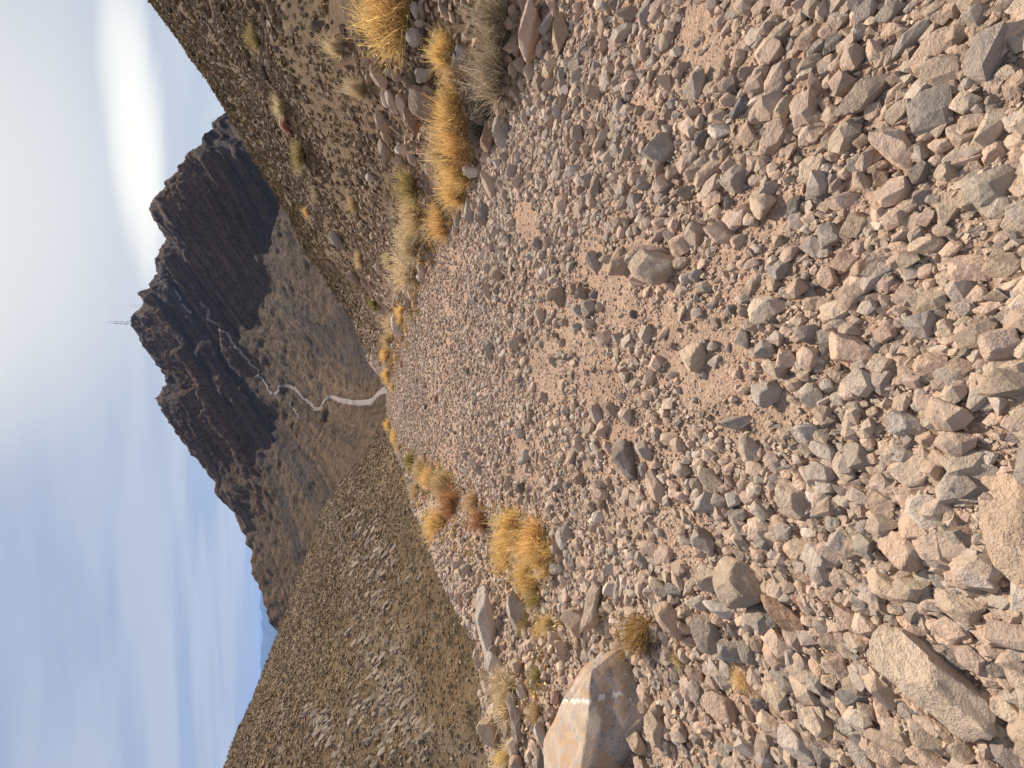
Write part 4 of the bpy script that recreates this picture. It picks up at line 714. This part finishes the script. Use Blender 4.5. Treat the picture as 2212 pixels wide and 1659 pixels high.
# base pixel, height and width in the photograph, kind, shape, category, label
PLANTS = [
 (872, 22, 120, 95, 'gold', 'fluffy', 'large golden tuft cut off by the top edge of the photo'), (868, 80, 112, 95, 'gold', 'fluffy', 'large golden tuft just below the one at the top edge'),
 (737, 108, 56, 42, 'pale', 'bush', 'pale spiky tuft high on the right bank, the upper of two'), (788, 198, 62, 44, 'pale', 'bush', 'pale spiky tuft on the right bank, the lower of two'),
 (908, 165, 44, 66, 'dark', 'ball', 'nearly black dead bush among rocks on the bank'), (972, 122, 56, 58, 'gold', 'fluffy', 'small golden tuft above the grey bushes'),
 (985, 165, 44, 44, 'amber', 'fluffy', 'small amber tuft between golden tufts'), (990, 222, 62, 60, 'gold', 'fluffy', 'golden tuft behind the black dead bush strip'),
 (1000, 272, 78, 60, 'gold', 'fluffy', 'golden tuft in the middle of the right verge row'), (985, 330, 74, 76, 'amber', 'fluffy', 'wide amber tuft up the bank behind the verge row'),
 (1010, 322, 88, 62, 'gold', 'fluffy', 'deep golden tuft left of the pitted verge rock'), (1008, 368, 78, 62, 'gold', 'fluffy', 'golden tuft above the pale verge rock'),
 (1000, 412, 66, 60, 'gold', 'fluffy', 'last golden tuft of the dense verge row'), (1096, 62, 100, 84, 'grey', 'bush', 'grey twiggy bush at the foot of the bank near the top'),
 (1094, 120, 96, 90, 'grey', 'bush', 'grey twiggy bush between two others at the bank foot'), (1090, 188, 98, 110, 'grey', 'bush', 'largest grey bush with long twigs reaching left'),
 (1050, 232, 58, 72, 'dark', 'ball', 'dark dead bush between golden grass and grey bush'), (1045, 290, 56, 60, 'dark', 'ball', 'dark dead bush left of the brown verge slab'),
 (966, 482, 62, 66, 'gold', 'fluffy', 'bright golden ball tuft with reddish foot'), (900, 395, 58, 84, 'olive', 'bush', 'olive brown bush on the bank above the bright tuft'),
 (905, 455, 52, 80, 'amber', 'fluffy', 'faded amber tuft behind the bright golden ball'), (898, 520, 54, 66, 'pale', 'fluffy', 'pale tuft on the bank past the golden ball'),
 (884, 578, 52, 82, 'pale', 'fluffy', 'long pale golden clump halfway up the right verge'), (872, 676, 28, 30, 'gold', 'fluffy', 'small round golden tuft by the pale block'),
 (862, 700, 48, 40, 'pale', 'bush', 'pale straggly tuft beside the pale block up the road'), (848, 735, 30, 30, 'amber', 'fluffy', 'small amber tuft far up the right verge'),
 (838, 768, 26, 24, 'gold', 'fluffy', 'tiny golden tuft where the right verge ends'), (840, 810, 22, 22, 'gold', 'fluffy', 'tiny golden tuft beside the far bend'),
 (852, 836, 16, 16, 'gold', 'fluffy', 'tiny lone golden tuft at the crest of the road'), (842, 916, 16, 22, 'gold', 'fluffy', 'upper of two golden tufts on the crest rim'),
 (856, 944, 18, 30, 'gold', 'fluffy', 'lower of two golden tufts on the crest rim'), (866, 968, 16, 18, 'amber', 'fluffy', 'tiny amber tuft on the crest rim'),
 (896, 996, 34, 40, 'green', 'ball', 'green broom bush at the left edge of the road'), (912, 1008, 26, 34, 'amber', 'fluffy', 'amber tuft just right of the green broom bush'),
 (934, 1030, 40, 40, 'gold', 'fluffy', 'golden tuft right of the green broom bush'), (905, 1062, 30, 40, 'amber', 'bush', 'thin amber tuft left of the golden verge grass'),
 (968, 1042, 50, 50, 'amber', 'fluffy', 'amber clump of the left verge, nearest the road'), (985, 1082, 48, 50, 'russet', 'fluffy', 'reddish brown clump of the left verge'),
 (1030, 1082, 44, 40, 'amber', 'fluffy', 'small brown clump at the edge of the road stones'), (1048, 1118, 60, 56, 'russet', 'ball', 'russet twiggy bush in the left verge'),
 (950, 1135, 44, 60, 'gold', 'fluffy', 'golden tuft on the outer edge of the left berm'), (1120, 1138, 66, 66, 'gold', 'fluffy', 'golden clump in the left verge beside russet twigs'),
 (1170, 1160, 80, 72, 'gold', 'fluffy', 'biggest golden clump of the left verge'), (1190, 1205, 70, 60, 'gold', 'fluffy', 'golden clump nearest the bottom of the verge row'),
 (1098, 1192, 40, 76, 'gold', 'fluffy', 'long low golden tuft behind the big clump'), (1150, 1245, 50, 56, 'gold', 'fluffy', 'sparse golden tuft below the big clump'),
 (1165, 1292, 40, 50, 'olive', 'bush', 'thin olive grass beside the grey peaked rock'), (1185, 1352, 34, 60, 'straw', 'bush', 'sparse straw grass left of the jagged rock'),
 (1140, 1350, 30, 40, 'olive', 'bush', 'small olive weed below the grey peaked rock'), (1168, 1456, 30, 50, 'olive', 'bush', 'thin olive weed above the chiselled boulder'),
 (1098, 1500, 54, 88, 'pale', 'fluffy', 'pale hairy tuft on the berm behind the chiselled boulder'), (1166, 1535, 34, 44, 'amber', 'bush', 'amber weed at the foot of the brown slab'),
 (1110, 1622, 60, 40, 'straw', 'bush', 'straw stalks at the bottom edge of the photo'), (1402, 1356, 92, 96, 'twig', 'ball', 'round dry twiggy bush right of the jagged rock'),
 (1605, 1466, 17, 50, 'straw', 'bush', 'flattened straw tuft between stones near the pitted boulder'), (1468, 1425, 14, 34, 'straw', 'bush', 'little straw tuft left of the pitted grey boulder'),
 (1790, 1585, 14, 46, 'straw', 'bush', 'straw wisps among rocks by the bottom edge'), (1020, 1460, 30, 50, 'olive', 'bush', 'olive weed on the outer rim of the berm'),
 (575, 150, 30, 34, 'dark', 'ball', 'dark bare bush high on the right hillside'), (558, 85, 40, 60, 'olive', 'bush', 'olive shrub high on the right hillside'),
 (655, 330, 34, 60, 'olive', 'fluffy', 'yellow olive strip of grass along the hillside terrace'), (612, 228, 30, 40, 'pale', 'fluffy', 'pale tuft just above the red hollow rock'),
 (690, 418, 30, 36, 'grey', 'bush', 'grey green shrub by the terrace edge'), (668, 460, 20, 22, 'gold', 'bush', 'golden shrub on the hillside skyline terrace'),
 (812, 655, 30, 34, 'green', 'ball', 'green shrub by the far right verge'), (770, 440, 26, 26, 'amber', 'fluffy', 'amber tuft on the talus of the bank'), (735, 512, 24, 24, 'pale', 'fluffy', 'pale tuft on the talus near the skyline'),
 (850, 560, 30, 40, 'pale', 'bush', 'pale shrub in front of the talus'), (782, 560, 22, 26, 'amber', 'fluffy', 'amber tuft below the hillside skyline')]
for i, (u, v, h, w, c, kind, lab) in enumerate(PLANTS):
    g = hit(ground_z, u, v)
    if g is None: print('no ground', lab); continue
    f = float(project(g)[2]); H = h*f/FPX/(CP+(UC-u)/FPX*SP); Wd = w*f/FPX
    ms = T[kind]; m = ms[i % len(ms)]
    ex = 1.15 if kind == 'fluffy' else 1.45
    name = 'grass_tuft' if kind == 'fluffy' else 'dry_bush'
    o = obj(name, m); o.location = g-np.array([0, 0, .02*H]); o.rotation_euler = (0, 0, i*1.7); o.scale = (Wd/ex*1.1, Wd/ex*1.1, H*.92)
    rg = random.Random(i); k = rg.uniform(.9, 1.1); o.color = tuple(min(1, a*k) for a in GC[c])+(1,)
    tag(o, lab, 'grass' if kind == 'fluffy' else 'bush', 'dry tufts and bushes along the road edges')
def scrub(name, X, Y, Z, size, tris, cols):
    """low desert scrub, one mesh of small leafy clumps"""
    n = len(X); rg = RNG
    d = rg.normal(size=(n, tris, 3)); d[..., 2] = np.abs(d[..., 2]); d /= np.linalg.norm(d, axis=-1, keepdims=True)
    c = d*rg.uniform(.35, 1, (n, tris, 1))*np.array([1, 1, .8]); a = rg.normal(size=(n, tris, 3))*.30; b = rg.normal(size=(n, tris, 3))*.30
    V = np.stack([c-a*.5, c+a*.5, c+b], 2)*(size/2)[:, None, None, None]+np.stack([X, Y, Z], -1)[:, None, None]
    V = V.reshape(-1, 3); F = np.arange(len(V)).reshape(-1, 3)
    C = np.repeat(cols, tris*3, 0)*np.repeat(rg.uniform(.7, 1.25, (n*tris, 1)), 3, 0)
    o = obj(name, mesh_np(name, V, F, np.clip(C, 0, 1)), M_SCRUB); tag(o, kind='stuff'); return o
m_, N_ = mat('scrub'); c_ = N_.n('ShaderNodeAttribute', attribute_name='tint').outputs['Color']; finish(N_, c_, None, rough=.9); M_SCRUB = m_
def scol(n, names, jit=.25): 
    P = np.array([GC[c] for c in names])*.62; return P[RNG.integers(0, len(P), n)]*RNG.uniform(1-jit, 1+jit, (n, 1))
# right bank
X, Y, r, a = sample(24000, math.radians(4), math.radians(60), 7, 54, .6); q, R = rim(a)
ok = (X > 4.2) & (r < R) & (fbm(X*.3, Y*.3, 40, 3) > -.14) & (r > 9) | (r > 24) & (r < R); X, Y, r = X[ok], Y[ok], r[ok]
scrub('scrub', X, Y, ground_z(X, Y), RNG.uniform(.10, .40, len(X))*np.clip(r/30, .5, 1.1), 24, scol(len(X), ['twig', 'amber', 'olive', 'grey', 'olive', 'dark', 'russet', 'gold'])*.72)
# straw growing between the tufts along both edges of the road
def verge(n, pts, su, sv):
    XS, YS = [], []
    for _ in range(n):
        i = RNG.integers(0, len(pts)-1); f = RNG.uniform(); u = pts[i][0]*(1-f)+pts[i+1][0]*f+RNG.normal(0, su); v = pts[i][1]*(1-f)+pts[i+1][1]*f+RNG.normal(0, sv)
        h = hit(ground_z, u, v, 0, 2, 60, 250)
        if h is not None: XS.append(h[0]); YS.append(h[1])
    X, Y = np.array(XS), np.array(YS); r = np.hypot(X, Y)
    scrub('dry_straw', X, Y, ground_z(X, Y), RNG.uniform(.07, .20, len(X))*np.clip(r/7, .7, 2.5), 40, scol(len(X), ['gold', 'amber', 'gold', 'pale', 'russet'])*1.25)
verge(420, [(985, 130), (1010, 330), (990, 430), (930, 540), (890, 640), (860, 720), (842, 800)], 14, 16)
verge(330, [(895, 1000), (950, 1040), (1010, 1085), (1110, 1135), (1185, 1190), (1150, 1250)], 14, 18)
verge(120, [(930, 1130), (1060, 1190), (1140, 1280), (1190, 1350), (1160, 1460), (1120, 1600)], 20, 20)
# left hill
X, Y, r, a = sample(26000, math.radians(-62), math.radians(2), 18, 125, .8)
R = np.interp(a, CREST[0], CREST[2]); ok = r < R*1.03; X, Y, r = X[ok], Y[ok], r[ok]
scrub('scrub', X, Y, hill_z(X, Y), RNG.uniform(.25, .8, len(X))*np.clip(r/70, .45, 1.0), 14, scol(len(X), ['olive', 'grey', 'twig', 'olive', 'pale', 'dark'])*.75)
X, Y, r, a = sample(26000, math.radians(-62), math.radians(2), 18, 125, .9)
R = np.interp(a, CREST[0], CREST[2]); ok = (r < R*1.0); X, Y, r = X[ok], Y[ok], r[ok]
bake('hill_stones', X, Y, hill_z(X, Y), RNG.uniform(.10, .40, len(X))*np.clip(r/60, .4, 1.2), 8, 8, M_STONES, cols=PALN[RNG.integers(0, len(PALN), len(X))]*np.array([.62, .58, .50]), seeds=260)
# slanting outcrops of grey rock on the left hill (seen in the photograph as ribbed pale patches)
OC = [(815, 1150, 40, 60), (840, 1200, 40, 50), (800, 1230, 30, 60), (830, 1290, 30, 50), (812, 1420, 40, 60), (850, 1440, 40, 60), (800, 1500, 50, 70), (840, 1540, 40, 60), (790, 1590, 50, 60), (880, 1620, 60, 60), (905, 1560, 30, 50), (720, 1600, 40, 40), (690, 1560, 20, 40)]
XS, YS, SZ = [], [], []
for (u, v, du, dv) in OC:
    for _ in range(30):
        g1 = RNG.normal(0, du*.75); h = hit(hill_z, u+g1, v+g1*1.1+RNG.normal(0, dv*.55), 0, 14, 140, 300)
        if h is not None: XS.append(h[0]); YS.append(h[1]); SZ.append(RNG.uniform(.18, .6)*max(h[1], 12)/40)
XS, YS, SZ = map(np.array, (XS, YS, SZ))
def ribs(name, X, Y, Z, S_, m):
    Vs, Fs, Cs, off = [], [], [], 0
    ax = np.array([-.62, .25, .62]); ax /= np.linalg.norm(ax); s2 = np.cross(ax, (0, 0, 1)); s2 /= np.linalg.norm(s2); s3 = np.cross(ax, s2)
    for i in range(len(X)):
        P, F = HS[i % len(HS)]; j = RNG.normal(0, .12, 3); A = ax+j; A /= np.linalg.norm(A)
        Q = P[:, :1]*A*S_[i]*1.5+P[:, 1:2]*s2*S_[i]*.45+P[:, 2:]*s3*S_[i]*.3+np.array([X[i], Y[i], Z[i]])
        Vs.append(Q); Fs.append(F+off); off += len(P); Cs.append(np.repeat((np.array((.34, .265, .19))*RNG.uniform(.7, 1.15))[None], len(P), 0))
    o = obj(name, mesh_np(name, np.vstack(Vs), np.vstack(Fs), np.vstack(Cs)), m); tag(o, kind='stuff')
HS = [hull_shape(400+i, 12) for i in range(10)]
ribs('rock_outcrops', XS, YS, hill_z(XS, YS)-SZ*.18, SZ, M_STONES)
# mountain scrub
X, Y, r, a = sample(60000, math.radians(-42), math.radians(42), 200, 1000, .8)
R = np.interp(a, RIDGE[0], RIDGE[2]); ok = (r < R*.98); X, Y, r = X[ok], Y[ok], r[ok]
scrub('scrub', X, Y, mountain_z(X, Y), RNG.uniform(1.0, 3.4, len(X))*np.clip(r/600, .5, 1.2), 4, scol(len(X), ['olive', 'grey', 'twig', 'dark', 'dark', 'amber'])*.62)
# ------------------------------------------------------------------ masts and poles on the mountain
M_STEEL = simple('weathered_steel', (.16, .17, .19), (.22, .23, .25), .5, .6)
M_WOOD = simple('pole_wood', (.06, .05, .045), (.09, .075, .06), .5)
def tube(bm, p, q, r, n=6):
    p, q = Vector(p), Vector(q); d = (q-p); k = d.to_track_quat('Z', 'Y').to_matrix()
    ra = [bm.verts.new(p+k@Vector((math.cos(2*math.pi*i/n)*r, math.sin(2*math.pi*i/n)*r, 0))) for i in range(n)]
    rb = [bm.verts.new(q+k@Vector((math.cos(2*math.pi*i/n)*r, math.sin(2*math.pi*i/n)*r, 0))) for i in range(n)]
    for i in range(n): bm.faces.new((ra[i], ra[(i+1) % n], rb[(i+1) % n], rb[i]))
    bm.faces.new(ra[::-1]); bm.faces.new(rb)
def bmobj(name, fn, m, parent):
    bm = bmesh.new(); fn(bm); me = bpy.data.meshes.new(name); bm.to_mesh(me); bm.free(); return obj(name, me, m, parent)
def box(bm, c, s):
    r = bmesh.ops.create_cube(bm, size=1); 
    for v in r['verts']: v.co = Vector(c)+Vector((v.co.x*s[0], v.co.y*s[1], v.co.z*s[2]))
def empty(name, loc): o = bpy.data.objects.new(name, None); COL.objects.link(o); o.location = loc; return o
def onridge(u, v):
    az, q = azel(u, v); R = float(np.interp(az, RIDGE[0], RIDGE[2]))-3; x, y = R*math.sin(az), R*math.cos(az)
    return Vector((x, y, float(mountain_z(np.array([x]), np.array([y]))[0])))
base = onridge(283, 698)
mast = empty('radio_mast', base); tag(mast, 'twin lattice radio mast hung with dishes on the highest summit', 'radio mast', 'masts on the summit')
for dx, H in ((-1.6, 40), (1.6, 34)):
    def lat(bm, dx=dx, H=H):
        for i in range(3):
            a = 2.1*i; tube(bm, (dx+.75*math.cos(a), .75*math.sin(a), -2), (dx+.35*math.cos(a), .35*math.sin(a), H*.72), .13)
        for k in range(14):
            z = k*H*.72/14; a = 2.1*(k % 3); b = 2.1*((k+1) % 3); tube(bm, (dx+.7*math.cos(a), .7*math.sin(a), z), (dx+.6*math.cos(b), .6*math.sin(b), z+H*.05), .08, 4)
        tube(bm, (dx, 0, H*.7), (dx, 0, H), .16)
    bmobj('lattice_tower', lat, M_STEEL, mast)
for (dx, z, r) in ((-2.9, 9, 1.1), (-2.7, 13, 1.0), (2.9, 7, 1.0), (-2.5, 18, .8), (2.6, 16, .9), (-2.4, 24, .9), (2.4, 27, .8)):
    def dish(bm, dx=dx, z=z, r=r):
        bmesh.ops.create_cone(bm, cap_ends=True, segments=14, radius1=r, radius2=r*.55, depth=.9, matrix=Matrix.Translation((dx, -.4, z))@Matrix.Rotation(math.radians(90), 4, 'X'))
        tube(bm, (dx*.6, 0, z), (dx, 0, z), .12)
    bmobj('dish_antenna', dish, M_STEEL, mast)
for dz in (22, 25, 30):
    bmobj('panel_antenna', lambda bm, dz=dz: (box(bm, (-1.9, -.3, dz), (.8, .5, 3.2))), M_STEEL, mast)
hut = onridge(286, 686); h_ = empty('equipment_hut', hut); tag(h_, 'small equipment hut with a short aerial beside the big mast', 'hut')
bmobj('wall', lambda bm: box(bm, (0, 0, 1), (4, 3, 4)), M_STEEL, h_); bmobj('roof', lambda bm: box(bm, (0, 0, 3.12), (4.6, 3.6, .24)), M_STEEL, h_); bmobj('aerial', lambda bm: tube(bm, (-1, 0, 3.2), (-1, 0, 9), .12), M_STEEL, h_)
for i, (u, v, H, lab) in enumerate(((306, 658, 18, 'thin whip aerial on the ridge, the right one of three'), (304, 661, 24, 'tallest thin whip aerial on the ridge, the middle of three'), (302, 665, 16, 'shortest thin whip aerial on the ridge, nearest the summit'))):
    b = onridge(u, v); o = empty('whip_aerial', b); tag(o, lab, 'aerial', 'thin aerials on the ridge')
    bmobj('pole', lambda bm: tube(bm, (0, 0, -1), (0, 0, H), .16), M_STEEL, o); bmobj('base', lambda bm: box(bm, (0, 0, .2), (1, 1, .8)), M_STEEL, o)
for i, (u, v, lab) in enumerate(((575, 569, 'dark wooden power pole lowest on the mountain'), (528, 613, 'dark wooden power pole halfway up the mountain'), (419, 642, 'dark wooden power pole above the road cut, nearest the summit'))):
    p = hit(mountain_z, u, v, 0, 150, 1400, 1500)
    if p is None: continue
    H = 13 if i < 2 else 11; H = H*(1.25 if i == 0 else 1)
    o = empty('power_pole', p); tag(o, lab, 'power pole', 'power poles crossing the mountain')
    bmobj('pole', lambda bm: tube(bm, (0, 0, -1), (0, 0, H), .22), M_WOOD, o); bmobj('crossarm', lambda bm: box(bm, (0, 0, H-1), (3.2, .22, .25)), M_WOOD, o)
    for s_ in (-1.4, 1.4): bmobj('insulator', lambda bm: tube(bm, (s_, 0, H-.85), (s_, 0, H-.4), .12), M_STEEL, o)
# hollow red rock on the terrace of the right hillside
p = hit(ground_z, 624, 268)
if p is not None:
    f = float(project(p)[2]); sz = 24*f/FPX
    m_, N_ = mat('red_rock'); q_ = pos(N_); finish(N_, N_.mix(N_.smooth(N_.noise(q_, 6, 4), .4, .6), (.46, .17, .11), (.40, .22, .14)), N_.noise(q_, 9, 4), .03, 1, .9)
    bm = bmesh.new(); n = 14; k = 8
    ring = [[bm.verts.new((math.cos(math.pi*i/n)*(.62+.28*math.cos(2*math.pi*j/k)*(1-.35*i/n))*sz, math.sin(2*math.pi*j/k)*.42*sz, (math.sin(math.pi*i/n)*(.62+.28*math.cos(2*math.pi*j/k))-.08)*sz)) for j in range(k)] for i in range(n+1)]
    for i in range(n):
        for j in range(k): bm.faces.new((ring[i][j], ring[i][(j+1) % k], ring[i+1][(j+1) % k], ring[i+1][j]))
    me = bpy.data.meshes.new('rock_arch'); bm.to_mesh(me); bm.free()
    o = obj('rock_arch', me, m_); o.location = p; o.rotation_euler = (0, 0, -.5); tag(o, 'small red hollow rock arch on the right hillside terrace', 'rock arch')
# ------------------------------------------------------------------ haze
HAZE = True
if HAZE:
    bm = bmesh.new(); bmesh.ops.create_cube(bm, size=1); me = bpy.data.meshes.new('haze'); bm.to_mesh(me); bm.free()
    o = bpy.data.objects.new('haze', me); COL.objects.link(o); o.scale = (110000, 110000, 2600); o.location = (0, 0, -1300+400+330-330); o.location.z = -800
    m = bpy.data.materials.new('haze'); m.use_nodes = True; nt = m.node_tree; nt.nodes.clear()
    v = nt.nodes.new('ShaderNodeVolumePrincipled'); v.inputs['Color'].default_value = (.27, .50, 1, 1); v.inputs['Density'].default_value = 3.2e-5; v.inputs['Anisotropy'].default_value = .2
    nt.links.new(v.outputs[0], nt.nodes.new('ShaderNodeOutputMaterial').inputs['Volume']); me.materials.append(m)
    tag(o, kind='stuff')
